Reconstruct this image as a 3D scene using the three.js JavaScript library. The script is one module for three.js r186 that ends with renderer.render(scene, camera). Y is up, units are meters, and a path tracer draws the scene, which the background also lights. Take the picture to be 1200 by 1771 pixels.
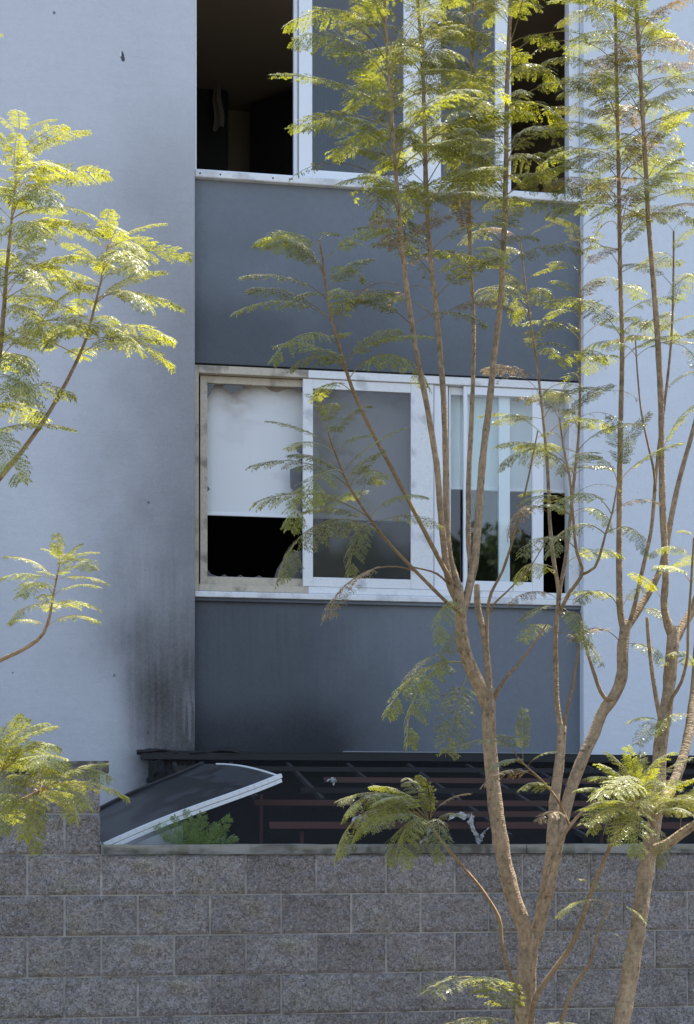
import * as THREE from 'three';
import { mergeGeometries } from 'three/addons/utils/BufferGeometryUtils.js';
import { RoundedBoxGeometry } from 'three/addons/geometries/RoundedBoxGeometry.js';

// ---------------------------------------------------------------- camera, sky, sun, exposure
const scene = new THREE.Scene();
const EYE = new THREE.Vector3(0, 1.62, 12.9), YAW = THREE.MathUtils.degToRad(10.25), FOCAL = 3000;
const camera = new THREE.PerspectiveCamera(2 * Math.atan(1440 / FOCAL) * 180 / Math.PI, 1200 / 2880, 0.1, 2000);
camera.position.copy(EYE);
camera.rotation.y = -YAW;
camera.setViewOffset(1200, 2880, 0, 0, 1200, 1771);          // level camera, lens shifted up
camera.updateProjectionMatrix();
scene.add(camera);

const renderer = new THREE.WebGLRenderer({ antialias: true });
renderer.toneMapping = THREE.LinearToneMapping;
renderer.toneMappingExposure = 3.0;
renderer.shadowMap.enabled = true;

{ // clear blue sky
  const W = 256, H = 128, d = new Float32Array(W * H * 4);
  for (let j = 0; j < H; j++) {
    const el = Math.sin(((j + 0.5) / H - 0.5) * Math.PI);
    const t = Math.pow(Math.max(0, el), 0.55);
    const c = [0.47 + (0.15 - 0.47) * t, 0.53 + (0.25 - 0.53) * t, 0.585 + (0.455 - 0.585) * t];
    for (let i = 0; i < W; i++) d.set([c[0], c[1], c[2], 1], (j * W + i) * 4);
  }
  const sky = new THREE.DataTexture(d, W, H, THREE.RGBAFormat, THREE.FloatType);
  sky.mapping = THREE.EquirectangularReflectionMapping;
  sky.magFilter = sky.minFilter = THREE.LinearFilter;
  sky.needsUpdate = true;
  scene.background = sky; scene.environment = sky;
}
const sunDir = new THREE.Vector3(0.34, 0.87, -0.27).normalize();   // high, slightly behind the facade
const sun = new THREE.DirectionalLight(new THREE.Color(1, 0.95, 0.86), 5);
sun.position.copy(sunDir).multiplyScalar(40);
sun.castShadow = true;
sun.shadow.mapSize.set(4096, 4096);
Object.assign(sun.shadow.camera, { left: -14, right: 14, top: 16, bottom: -14, near: 1, far: 90 });
scene.add(sun, sun.target);

// ---------------------------------------------------------------- helpers
function rngOf(seed) { let a = seed >>> 0; return () => { a = (a + 0x6D2B79F5) | 0; let t = Math.imul(a ^ (a >>> 15), 1 | a); t = (t + Math.imul(t ^ (t >>> 7), 61 | t)) ^ t; return ((t ^ (t >>> 14)) >>> 0) / 4294967296; }; }
const F = new THREE.Vector3(Math.sin(YAW), 0, -Math.cos(YAW)), R = new THREE.Vector3(Math.cos(YAW), 0, Math.sin(YAW));
// the point in the plane z = const that was measured at (px, py) of the photograph
function at(px, py, z) {
  const d = new THREE.Vector3().copy(F).addScaledVector(R, (px - 600) / FOCAL); d.y += (1440 - py) / FOCAL;
  return d.multiplyScalar((z - EYE.z) / d.z).add(EYE);
}
const X = (px, z) => at(px, 1000, z).x, Y = (px, py, z) => at(px, py, z).y;
const lerp = (a, b, t) => a + (b - a) * t, clamp = (x, a = 0, b = 1) => Math.min(b, Math.max(a, x));
const sstep = (a, b, x) => { const t = clamp((x - a) / (b - a)); return t * t * (3 - 2 * t); };
function hash(ix, iy, s) { let h = Math.imul(ix, 374761393) ^ Math.imul(iy, 668265263) ^ Math.imul(s, 1274126177); h = Math.imul(h ^ (h >>> 13), 1274126177); return ((h ^ (h >>> 16)) >>> 0) / 4294967296; }
function vnoise(x, y, s = 0, per = 0) {
  const ix = Math.floor(x), iy = Math.floor(y), fx = x - ix, fy = y - iy, u = fx * fx * (3 - 2 * fx), v = fy * fy * (3 - 2 * fy);
  const w = (a) => per ? ((a % per) + per) % per : a;
  const a = hash(w(ix), w(iy), s), b = hash(w(ix + 1), w(iy), s), c = hash(w(ix), w(iy + 1), s), d = hash(w(ix + 1), w(iy + 1), s);
  return lerp(lerp(a, b, u), lerp(c, d, u), v);
}
function fbm(x, y, s = 0, oct = 4) { let a = 0, g = 0.5, n = 0; for (let i = 0; i < oct; i++) { a += g * vnoise(x, y, s + i); n += g; g *= 0.5; x *= 2.03; y *= 2.03; } return a / n; }
function fbmTile(x, y, per, s, oct) { let a = 0, g = 0.5, n = 0; for (let i = 0; i < oct; i++) { a += g * vnoise(x * per, y * per, s + i, per); n += g; g *= 0.5; per *= 2; } return a / n; }
// texture: f(u, v) -> linear rgb; stored as sRGB bytes
const toS = (c) => 255 * (c <= 0.0031308 ? 12.92 * c : 1.055 * Math.pow(c, 1 / 2.4) - 0.055);
function colorTex(w, h, f, wrap = THREE.RepeatWrapping) {
  const d = new Uint8Array(w * h * 4);
  for (let j = 0; j < h; j++) for (let i = 0; i < w; i++) { const c = f((i + 0.5) / w, (j + 0.5) / h), k = (j * w + i) * 4; for (let q = 0; q < 3; q++) d[k + q] = clamp(toS(clamp(c[q])), 0, 255); d[k + 3] = 255; }
  const t = new THREE.DataTexture(d, w, h); t.colorSpace = THREE.SRGBColorSpace; t.wrapS = t.wrapT = wrap; t.magFilter = THREE.LinearFilter; t.minFilter = THREE.LinearFilter; t.needsUpdate = true; return t;
}
function grayTex(w, h, f, wrap = THREE.RepeatWrapping) {
  const d = new Uint8Array(w * h * 4);
  for (let j = 0; j < h; j++) for (let i = 0; i < w; i++) { const c = clamp(f((i + 0.5) / w, (j + 0.5) / h)) * 255, k = (j * w + i) * 4; d[k] = d[k + 1] = d[k + 2] = c; d[k + 3] = 255; }
  const t = new THREE.DataTexture(d, w, h); t.wrapS = t.wrapT = wrap; t.magFilter = THREE.LinearFilter; t.minFilter = THREE.LinearFilter; t.needsUpdate = true; return t;
}
function rep(t, rx, ry, ox = 0, oy = 0) { const c = t.clone(); c.repeat.set(rx, ry); c.offset.set(ox, oy); c.needsUpdate = true; return c; }
const std = (r, g, b, roughness = 0.8, extra = {}) => new THREE.MeshStandardMaterial({ color: new THREE.Color().setRGB(r, g, b), roughness, ...extra });
const phy = (r, g, b, roughness = 0.8, extra = {}) => new THREE.MeshPhysicalMaterial({ color: new THREE.Color().setRGB(r, g, b), roughness, ...extra });

const taken = {};
function numbered(n) { const k = taken[n] = (taken[n] ?? -1) + 1; return k ? `${n}_${String(k).padStart(3, '0')}` : n; }
function shade(o) { o.castShadow = o.receiveShadow = true; return o; }
function part(name, geo, mat, parent) { const m = shade(new THREE.Mesh(Array.isArray(geo) ? mergeGeometries(geo.map((g) => g.index ? g.toNonIndexed() : g)) : geo, mat)); m.name = name; parent.add(m); return m; }
function thing(name, label, category, pos = [0, 0, 0], group) { const o = new THREE.Group(); o.name = numbered(name); o.userData = { label, category }; if (group) o.userData.group = group; o.position.set(...pos); scene.add(o); return o; }
function solo(name, geo, mat, label, category, group) { const m = part(numbered(name), geo, mat, scene); m.userData = { label, category }; if (group) m.userData.group = group; return m; }
function structure(name, geo, mat) { const m = part(numbered(name), geo, mat, scene); m.userData.kind = 'structure'; return m; }
// axis box with uv in metres
function box(x0, x1, y0, y1, z0, z1, r = 0) {
  const g = r ? new RoundedBoxGeometry(x1 - x0, y1 - y0, z1 - z0, 2, Math.min(r, (x1 - x0) / 2.2, (y1 - y0) / 2.2, (z1 - z0) / 2.2)) : new THREE.BoxGeometry(x1 - x0, y1 - y0, z1 - z0);
  g.translate((x0 + x1) / 2, (y0 + y1) / 2, (z0 + z1) / 2);
  return uvMetres(g.index ? g.toNonIndexed() : g);
}
function uvMetres(g) {
  const p = g.attributes.position, n = g.attributes.normal, uv = new Float32Array(p.count * 2);
  for (let i = 0; i < p.count; i++) {
    const ax = Math.abs(n.getX(i)), ay = Math.abs(n.getY(i)), az = Math.abs(n.getZ(i));
    if (az >= ax && az >= ay) { uv[2 * i] = p.getX(i); uv[2 * i + 1] = p.getY(i); }
    else if (ax >= ay) { uv[2 * i] = p.getX(i) + p.getZ(i); uv[2 * i + 1] = p.getY(i); }
    else { uv[2 * i] = p.getX(i); uv[2 * i + 1] = p.getY(i) + p.getZ(i); }
  }
  g.setAttribute('uv', new THREE.BufferAttribute(uv, 2)); return g;
}
// square bar between two points
function bar(a, b, w, h = w, r = 0) {
  const d = new THREE.Vector3().subVectors(b, a), L = d.length();
  const g = new THREE.BoxGeometry(w, h, L); 
  const m = new THREE.Matrix4().lookAt(b, a, Math.abs(d.y) > 0.95 * L ? new THREE.Vector3(0, 0, 1) : new THREE.Vector3(0, 1, 0));
  g.applyMatrix4(m); g.translate((a.x + b.x) / 2, (a.y + b.y) / 2, (a.z + b.z) / 2); return uvMetres(g.toNonIndexed());
}
// tapered tube through points {p, r}
function tube(pts, radii, seg = 0.045, radial = 9, rough = 0.06, seed = 1) {
  const curve = new THREE.CatmullRomCurve3(pts, false, 'centripetal'), L = curve.getLength(), n = Math.max(4, Math.ceil(L / seg));
  const pos = [], uv = [], idx = []; const N = new THREE.Vector3(), B = new THREE.Vector3(); let prev = new THREE.Vector3(0.3, 0.1, 1).normalize();
  const cum = [0]; for (let i = 1; i < pts.length; i++) cum.push(cum[i - 1] + pts[i].distanceTo(pts[i - 1]));
  for (let i = 0; i <= n; i++) {
    const t = i / n, p = curve.getPointAt(t), T = curve.getTangentAt(t);
    N.copy(prev).addScaledVector(T, -prev.dot(T)).normalize(); prev.copy(N); B.crossVectors(T, N);
    const s = t * cum[cum.length - 1]; let k = 1; while (k < cum.length - 1 && cum[k] < s) k++;
    let r = lerp(radii[k - 1], radii[k], clamp((s - cum[k - 1]) / (cum[k] - cum[k - 1])));
    const node = 1 + 0.10 * Math.exp(-Math.pow(((s + seed * 0.037) % 0.17) / 0.17 - 0.5, 2) * 90);
    for (let j = 0; j <= radial; j++) {
      const a = (j % radial) / radial * Math.PI * 2, rr = r * node * (1 + rough * 2.4 * (vnoise(s * 9, (j % radial) * 1.3, seed) - 0.5) + rough * (hash(i, j % radial, seed) - 0.5));
      pos.push(p.x + (N.x * Math.cos(a) + B.x * Math.sin(a)) * rr, p.y + (N.y * Math.cos(a) + B.y * Math.sin(a)) * rr, p.z + (N.z * Math.cos(a) + B.z * Math.sin(a)) * rr);
      uv.push(j / radial * Math.max(0.08, 6.28 * r), s);
    }
    if (i < n) for (let j = 0; j < radial; j++) { const a = i * (radial + 1) + j, b = a + radial + 1; idx.push(a, a + 1, b, b, a + 1, b + 1); }
  }
  for (const [row, flip] of [[0, 1], [n, 0]]) { const c = pos.length / 3, p = curve.getPointAt(row ? 1 : 0); pos.push(p.x, p.y, p.z); uv.push(0, 0); for (let j = 0; j < radial; j++) { const a = row * (radial + 1) + j; flip ? idx.push(c, a + 1, a) : idx.push(c, a, a + 1); } }
  const g = new THREE.BufferGeometry(); g.setAttribute('position', new THREE.Float32BufferAttribute(pos, 3)); g.setAttribute('uv', new THREE.Float32BufferAttribute(uv, 2)); g.setIndex(idx); g.computeVertexNormals(); 
  return g;
}
// flat polygon given in photo pixels on plane z, with thickness
function plate(pxs, z, th) {
  const s = new THREE.Shape(pxs.map(([a, b]) => { const p = at(a, b, z); return new THREE.Vector2(p.x, p.y); }));
  const g = new THREE.ExtrudeGeometry(s, { depth: th, bevelEnabled: false }); g.translate(0, 0, z); return g;
}

// ---------------------------------------------------------------- surface materials
const fineBump = grayTex(512, 512, (u, v) => 0.55 * fbmTile(u, v, 24, 3, 4) + 0.45 * fbmTile(u, v, 90, 9, 2));
const U = (x) => 58 + 235 * x, V = (y) => 1440 - 235 * (y - 1.62);      // facade metres to sheet units used for the stains
function wallSoot(u, v) {            // smoke deposit on the pale wall beside the burnt yard
  const streak = vnoise(u * 0.22, v * 0.012, 21) * 0.6 + vnoise(u * 0.55, v * 0.02, 22) * 0.4, cloud = fbm(u * 0.012, v * 0.009, 31, 5), grain = fbm(u * 0.35, v * 0.35, 41, 3);
  const film = 0.07 + 0.47 * sstep(20, 350, u + 120 * (cloud - 0.5)) * sstep(20, 560, v + 160 * (cloud - 0.5)) * (1 - 0.6 * sstep(1080, 1330, v) * (1 - sstep(150, 250, u)));
  const side = 0.16 * sstep(180, 335, u + 70 * (cloud - 0.5)) * sstep(380, 950, v);
  const edge = lerp(165, 248, sstep(1040, 1310, v));
  const plume = sstep(edge - 50, edge + 90, u + 55 * (cloud - 0.5)) * sstep(800, 1230, v + 150 * (cloud - 0.5));
  let d = 1 - (1 - film) * (1 - side) * (1 - plume * (lerp(0.48, 0.92, sstep(1060, 1270, v)) + 0.30 * (cloud - 0.4)) * (0.92 + 0.16 * streak));
  d -= 0.22 * sstep(270, 325, u) * sstep(1150, 1230, v) * (1 - sstep(1275, 1300, v)) * sstep(0.40, 0.7, streak);
  d *= 0.93 + 0.14 * grain; d += 0.09 * (streak - 0.5) * sstep(880, 1010, v) * sstep(150, 240, u) * (1 - sstep(1290, 1310, v));
  const black = sstep(240, 275, u + 26 * (cloud - 0.5) + 10 * (grain - 0.5) - 0.16 * Math.max(0, v - 1320)) * sstep(1296, 1312, v + 8 * (grain - 0.5));
  d = Math.max(d, black * (0.9 + 0.1 * grain), 0.6 * sstep(222, 268, u + 40 * (cloud - 0.5)) * sstep(1240, 1330, v));
  return clamp(d);
}
const sootTint = [0.014, 0.013, 0.013];
const tone = (c, d, s = sootTint) => [0, 1, 2].map((q) => lerp(c[q], s[q], d));
const WX0 = -3, WX1 = 1.4, WY0 = 0.2, WY1 = 9.2;
const leftTex = colorTex(880, 1800, (a, b) => {
  const x = lerp(WX0, WX1, a), y = lerp(WY0, WY1, b), u = U(x), v = V(y);
  const n = fbm(x * 1.3, y * 1.1, 51, 4), m = fbm(x * 30, y * 30, 61, 2), trowel = vnoise(x * 6, y * 55, 71);
  let k = 1 + 0.10 * (n - 0.5) + 0.05 * (m - 0.5) + 0.03 * (trowel - 0.5);
  let c = [0.555 * k, 0.56 * k, 0.58 * k];
  // pits and flecks
  const cx = Math.floor(u / 34), cy = Math.floor(v / 34), h = hash(cx, cy, 81);
  if (h > 0.986) { const fx = (cx + 0.2 + 0.6 * hash(cx, cy, 82)) * 34, fy = (cy + 0.2 + 0.6 * hash(cx, cy, 83)) * 34; const dd = Math.hypot(u - fx, (v - fy) * 0.8); if (dd < 1.2 + 1.1 * hash(cx, cy, 84)) c = c.map((q) => q * 0.35); }
  // the torn chip high on the wall
  const e = Math.hypot((u - 210 - (v - 93) * 0.15) / 3.6, (v - 93) / 8.5) + 0.5 * (fbm(u * 0.3, v * 0.3, 91, 2) - 0.5); if (e < 1) c = u < 209 + (v - 93) * 0.1 && v < 94 ? [0.7, 0.72, 0.75] : [0.06, 0.06, 0.07];
  return tone(c, wallSoot(u, v), [0.062, 0.055, 0.05].map((q, i) => lerp(q, sootTint[i], sstep(1290, 1312, v))));
}, THREE.ClampToEdgeWrapping);
const PX0 = 1.0, PX1 = 4.4, PY0 = 2.0, PY1 = 6.8;
const panelTex = colorTex(680, 960, (a, b) => {
  const x = lerp(PX0, PX1, a), y = lerp(PY0, PY1, b), u = U(x), v = V(y);
  const n = fbm(x * 1.6, y * 1.4, 151, 4), m = fbm(x * 34, y * 34, 161, 2), k = 1 + 0.16 * (n - 0.5) + 0.10 * (m - 0.5);
  const cloud = fbm(u * 0.011, v * 0.011, 131, 5), grain = fbm(u * 0.3, v * 0.3, 141, 3), streak = vnoise(u * 0.2, v * 0.012, 121);
  let d = 0;
  if (v < 800) d = 0.6 * sstep(340, 620, v + 130 * (cloud - 0.5)) * (1 - 0.5 * sstep(520, 900, u));
  else {
    const a = 0.60 * (1 - sstep(430, 820, u + 190 * (cloud - 0.5) - 0.3 * (v - 1120)));
    const b = 0.93 * sstep(1.3, 0.1, Math.hypot((u - 545) / 120, (v - 1315) / 95) + 0.9 * (cloud - 0.5));
    const e = 0.93 * sstep(1150, 1325, v + 110 * (cloud - 0.5)) * (1 - sstep(480, 800, u + 120 * (cloud - 0.5)));
    d = 1 - (1 - a) * (1 - b) * (1 - e) + 0.08 * (streak - 0.5) * (1 - sstep(1100, 1250, v));
  }
  d = clamp(d * (0.95 + 0.1 * grain));
  return tone([0.155 * k, 0.172 * k, 0.190 * k], d, [0.018, 0.019, 0.023]);
}, THREE.ClampToEdgeWrapping);
const plainTex = colorTex(512, 512, (u, v) => { const k = 1 + 0.07 * (fbmTile(u, v, 5, 171, 5) - 0.5) + 0.05 * (fbmTile(u, v, 70, 181, 2) - 0.5); return [0.61 * k, 0.64 * k, 0.675 * k]; });
const bumpAt = (s) => rep(fineBump, s, s);
const M = {};
M.leftWall = new THREE.MeshStandardMaterial({ map: rep(leftTex, 1 / (WX1 - WX0), 1 / (WY1 - WY0), -WX0 / (WX1 - WX0), -WY0 / (WY1 - WY0)), roughness: 0.85, bumpMap: bumpAt(1.3), bumpScale: 0.003 });
M.panel = new THREE.MeshStandardMaterial({ map: rep(panelTex, 1 / (PX1 - PX0), 1 / (PY1 - PY0), -PX0 / (PX1 - PX0), -PY0 / (PY1 - PY0)), roughness: 0.8, bumpMap: bumpAt(1.3), bumpScale: 0.0025 });
M.rightWall = new THREE.MeshStandardMaterial({ map: rep(plainTex, 0.4, 0.4), roughness: 0.85, bumpMap: bumpAt(1.3), bumpScale: 0.003 });
M.white = std(0.74, 0.75, 0.76, 0.4); 
const grime = colorTex(512, 512, (u, v) => { const n = fbmTile(u, v, 6, 201, 5), m = fbmTile(u, v, 60, 211, 2); const k = 1 - 0.5 * sstep(0.5, 0.8, n) - 0.25 * (m - 0.4); return [0.50 * k, 0.43 * k, 0.325 * k]; });
M.tan = new THREE.MeshStandardMaterial({ map: rep(grime, 1.4, 1.4), roughness: 0.5 });
const lightGrime = colorTex(512, 512, (u, v) => { const n = fbmTile(u, v, 7, 221, 5), m = fbmTile(u, v, 80, 231, 2); const k = 1 - 0.3 * sstep(0.55, 0.85, n) - 0.12 * (m - 0.4) - (m > 0.86 ? 0.3 : 0); return [0.72 * k, 0.715 * k, 0.70 * k]; });
M.sill = new THREE.MeshStandardMaterial({ map: rep(lightGrime, 1.1, 1.1), roughness: 0.6 });
M.dull = std(0.26, 0.27, 0.28, 0.7); M.rust = std(0.075, 0.038, 0.032, 0.8); M.char = std(0.018, 0.017, 0.018, 0.95, { bumpMap: bumpAt(4), bumpScale: 0.006 });
M.steel = std(0.02, 0.018, 0.018, 0.8, { bumpMap: bumpAt(6), bumpScale: 0.002 });
M.glass = phy(0.96, 0.985, 0.98, 0.02, { transmission: 1, ior: 1.52 });
M.sootGlass = phy(0.67, 0.67, 0.665, 0.05, { transmission: 0.965, ior: 1.5 });
M.shard = phy(0.36, 0.36, 0.38, 0.12, { transmission: 0.8, ior: 1.5 });
M.interior = std(0.34, 0.27, 0.2, 0.9); M.darkRoom = std(0.03, 0.03, 0.034, 0.95); M.darkWood = std(0.02, 0.018, 0.02, 0.7);

// ---------------------------------------------------------------- ground
{
  const t = colorTex(512, 512, (u, v) => { const n = fbmTile(u, v, 6, 241, 5), m = fbmTile(u, v, 100, 251, 2), k = 0.8 + 0.5 * (n - 0.5) + 0.5 * (m - 0.5); return [0.15 * k, 0.14 * k, 0.125 * k]; });
  const g = new THREE.PlaneGeometry(600, 600); g.rotateX(-Math.PI / 2);
  structure('ground', g, new THREE.MeshStandardMaterial({ map: rep(t, 150, 150), roughness: 0.95, bumpMap: rep(fineBump, 200, 200), bumpScale: 0.01 }));
}

// ---------------------------------------------------------------- the building
const XL = X(337, 0), XR = X(1009, 0), zP = -0.09;                       // the dark bay between the two pale walls is set back 9 cm
const yHeadLow = Y(340, 627, zP), ySillLow = Y(340, 1023, zP), ySillUp = Y(340, 297, zP), yHeadUp = ySillUp + (yHeadLow - ySillLow), yBay = Y(340, 1306, zP);
const ROOF = 12.2, DEPTH = 5.2, f1 = ySillLow - 0.95, f2 = ySillUp - 0.95, f3 = f2 + (f2 - f1);
const building = thing('apartment_building', 'grey and white apartment building with a smoke stained dark window bay', 'building');
{
  const b = building;
  part('wall', box(-7, XL, 0, ROOF, -0.25, 0, 0.008), M.leftWall, b).userData.label = 'pale wall with soot stains beside the dark bay';
  part('charred_wall', box(XR, X(1330, 0), 0, yBay, -0.25, -0.002), M.char, b); part('wall', box(X(1330, 0), 12, 0, yBay, -0.25, -0.001), M.rightWall, b);
  part('wall', box(XR, 12, yBay, ROOF, -0.25, 0, 0.008), M.rightWall, b).userData.label = 'clean pale wall behind the trees';
  part('wall_panel', box(XL - 0.02, XR + 0.02, yHeadLow, ySillUp - 0.055, -0.24, zP), M.panel, b).userData.label = 'dark grey panel between the two windows';
  part('wall_panel', box(XL - 0.02, XR + 0.02, yBay, ySillLow - 0.045, -0.24, zP), M.panel, b).userData.label = 'dark grey panel under the burnt window, blackened by smoke';
  part('wall_panel', box(XL - 0.02, XR + 0.02, yHeadUp, ROOF - 0.02, -0.24, zP), M.panel, b);
  // charred ground floor wall
  part('charred_wall', box(XL - 0.02, XR + 0.02, 0, yBay, -0.235, -0.06), M.char, b);
  // shell
  part('back_wall', box(-7, 12, 0, ROOF, -DEPTH - 0.2, -DEPTH), M.interior, b);
  part('side_wall', box(-7, -6.8, 0, ROOF - 0.01, -DEPTH, -0.25), M.rightWall, b); part('side_wall', box(11.8, 12, 0, ROOF - 0.01, -DEPTH, -0.25), M.rightWall, b);
  part('roof', box(-7.2, 12.2, ROOF, ROOF + 0.25, -DEPTH - 0.4, 0.12), M.rightWall, b);
  part('floor_slab', box(-6.8, 11.8, f1 - 0.25, f1, -DEPTH, -0.26), M.darkRoom, b);
  part('floor_slab', box(-6.8, 11.8, f2 - 0.25, f2, -DEPTH, -0.26), M.darkRoom, b);
  part('floor_slab', box(-6.8, 11.8, f3 - 0.25, f3, -DEPTH, -0.26), M.interior, b);
  for (const [y0, y1, m] of [[f1, f2 - 0.25, M.darkRoom], [f2, f3 - 0.25, M.interior]]) {
    part('room_wall', box(XL - 0.75, XL - 0.6, y0, y1, -DEPTH, -0.25), m, b); part('room_wall', box(XR + 0.6, XR + 0.75, y0, y1, -DEPTH, -0.25), m, b);
    part('room_wall', box(XL - 0.6, XR + 0.6, y0, y1, -3.75, -3.6), m, b);
  }
  // ---- lower, burnt window
  const Z = -0.12, yy = (px, py) => Y(px, py, Z), xx = (px) => X(px, Z);
  const win = new THREE.Group(); win.name = 'sliding_window'; win.userData.label = 'smoke yellowed sliding window with a broken pane'; b.add(win);
  const rect = (x0, x1, y0, y1, wl, wr, wt, wb, z0, z1) => [box(x0, x0 + wl, y0, y1, z0, z1, 0.004), box(x1 - wr, x1, y0, y1, z0, z1, 0.004), box(x0 + wl, x1 - wr, y1 - wt, y1, z0 + 0.002, z1 - 0.002, 0.004), box(x0 + wl, x1 - wr, y0, y0 + wb, z0 + 0.002, z1 - 0.002, 0.004)];
  const s = 1 / 235, yT = yHeadLow - 0.012, yB = ySillLow + 0.008, xm = xx(532);
  // outer frame in a yellowed and a clean length
  part('frame', [box(XL + 0.003, XL + 0.038, yB, yT, -0.215, -0.1, 0.004), box(XL + 0.038, xm, yT - 14 * s, yT, -0.213, -0.098, 0.004), box(XL + 0.038, xm, yB, yB + 12 * s, -0.213, -0.098, 0.004)], M.tan, win).userData.label = 'smoke yellowed end of the window frame';
  part('frame', [box(XR - 0.085, XR - 0.003, yB, yT, -0.215, -0.1, 0.004), box(xm + 0.002, XR - 0.085, yT - 14 * s, yT, -0.213, -0.098, 0.004), box(xm + 0.002, XR - 0.085, yB, yB + 12 * s, -0.213, -0.098, 0.004)], M.sill, win);
  part('sill', box(XL + 0.002, XR - 0.002, ySillLow - 0.045, ySillLow, -0.2, -0.045, 0.008), M.sill, win);
  part('drip_edge', box(XL + 0.002, XR - 0.002, ySillLow - 0.072, ySillLow - 0.047, -0.1, -0.062, 0.004), M.panel, win);
  const top = yT - 14 * s - 0.004, bot = yB + 12 * s + 0.004;
  const sash = (name, p0, p1, wl, wr, wt, wb, z0, z1, m, pane, lab) => {
    const x0 = X(p0, z1), x1 = X(p1, z1); const f = part(name, rect(x0, x1, bot, top, wl * s, wr * s, wt * s, wb * s, z0, z1), m, win); if (lab) f.userData.label = lab;
    if (pane) part('pane', box(x0 + wl * s - 0.006, x1 - wr * s + 0.006, bot + wb * s - 0.006, top - wt * s + 0.006, (z0 + z1) / 2 - 0.002, (z0 + z1) / 2 + 0.002), pane, win);
    return [x0, x1];
  };
  sash('sash', 346, 540, 13, 12, 13, 15, -0.19, -0.155, M.tan, null, 'yellowed sash with its pane broken out');
  sash('sash', 524, 750, 18, 42, 17, 17, -0.145, -0.11, M.sill, M.sootGlass, 'sash with a pane greyed by smoke');
  part('mullion', box(xx(751), xx(775), bot, top, -0.2, -0.125, 0.004), M.white, win);
  sash('sash', 776, 882, 4, 21, 14, 16, -0.19, -0.155, M.white, M.glass);
  sash('sash', 802, 940, 7, 21, 15, 18, -0.145, -0.11, M.white, M.glass);
  // the glass left in the broken sash
  const zg = -0.174, shards = [
    [[358, 655], [358, 692], [364, 680], [370, 666], [383, 655]], [[384, 655], [387, 671], [400, 681], [418, 673], [424, 655]],
    [[425, 655], [432, 668], [446, 662], [470, 669], [487, 663], [503, 669], [524, 676], [524, 655]],
    [[511, 774], [524, 768], [524, 788], [514, 782]], [[514, 797], [524, 790], [524, 806]], [[501, 812], [502, 843], [510, 853], [524, 858], [524, 806], [512, 808]], [[506, 866], [524, 858], [524, 890], [514, 882]],
    [[474, 1000], [479, 984], [488, 970], [505, 957], [524, 950], [524, 1000]], [[357, 1012], [358, 984], [365, 993], [380, 998], [388, 993], [396, 999], [408, 999], [415, 994], [424, 999], [440, 999], [448, 995], [456, 1000], [473, 1000], [473, 1012], [357, 1012]],
    [[357, 838], [363, 846], [357, 853]]];
  for (const p of shards) part('glass_shard', plate(p, zg, 0.004), M.shard, win);
  // ---- upper window
  const up = new THREE.Group(); up.name = 'sliding_window'; up.userData.label = 'white sliding window standing open at both ends'; b.add(up);
  const uT = yHeadUp - 0.01, uB = ySillUp + 0.004;
  part('frame', [box(XL + 0.003, XL + 0.022, uB, uT, -0.215, -0.1, 0.004), box(XR - 0.085, XR - 0.003, uB, uT, -0.215, -0.1, 0.004), box(XL + 0.022, XR - 0.085, uT - 14 * s, uT, -0.213, -0.098, 0.004), box(XL + 0.022, XR - 0.085, uB, uB + 5 * s, -0.213, -0.098, 0.003)], M.white, up);
  part('sill', box(XL + 0.002, XR - 0.002, ySillUp - 0.055, ySillUp, -0.2, -0.04, 0.01), M.sill, up);
  const utop = uT - 14 * s - 0.004, ubot = uB + 5 * s + 0.003;
  const usash = (p0, p1, wl, wr, wb, z0, z1, m) => {
    const x0 = X(p0, z1), x1 = X(p1, z1); part('sash', rect(x0, x1, ubot, utop, wl * s, wr * s, 14 * s, wb * s, z0, z1), m, up);
    part('pane', box(x0 + wl * s - 0.006, x1 - wr * s + 0.006, ubot + wb * s - 0.006, utop - 14 * s + 0.006, (z0 + z1) / 2 - 0.002, (z0 + z1) / 2 + 0.002), M.glass, up);
  };
  usash(517, 732, 24, 36, 13, -0.145, -0.11, M.white);
  part('mullion', box(X(508, -0.15), X(515, -0.15), ubot, utop, -0.2, -0.15, 0.003), M.white, up);
  usash(733, 884, 32, 30, 14, -0.19, -0.155, M.white);
  for (const px of [346, 381, 472, 501]) { const p = at(px, 301, -0.04), g = new THREE.SphereGeometry(0.007, 8, 6); g.scale(1, 1, 0.4); g.translate(p.x, ySillUp - 0.028, -0.0395); part('screw', g, M.steel, up); }
}

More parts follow.
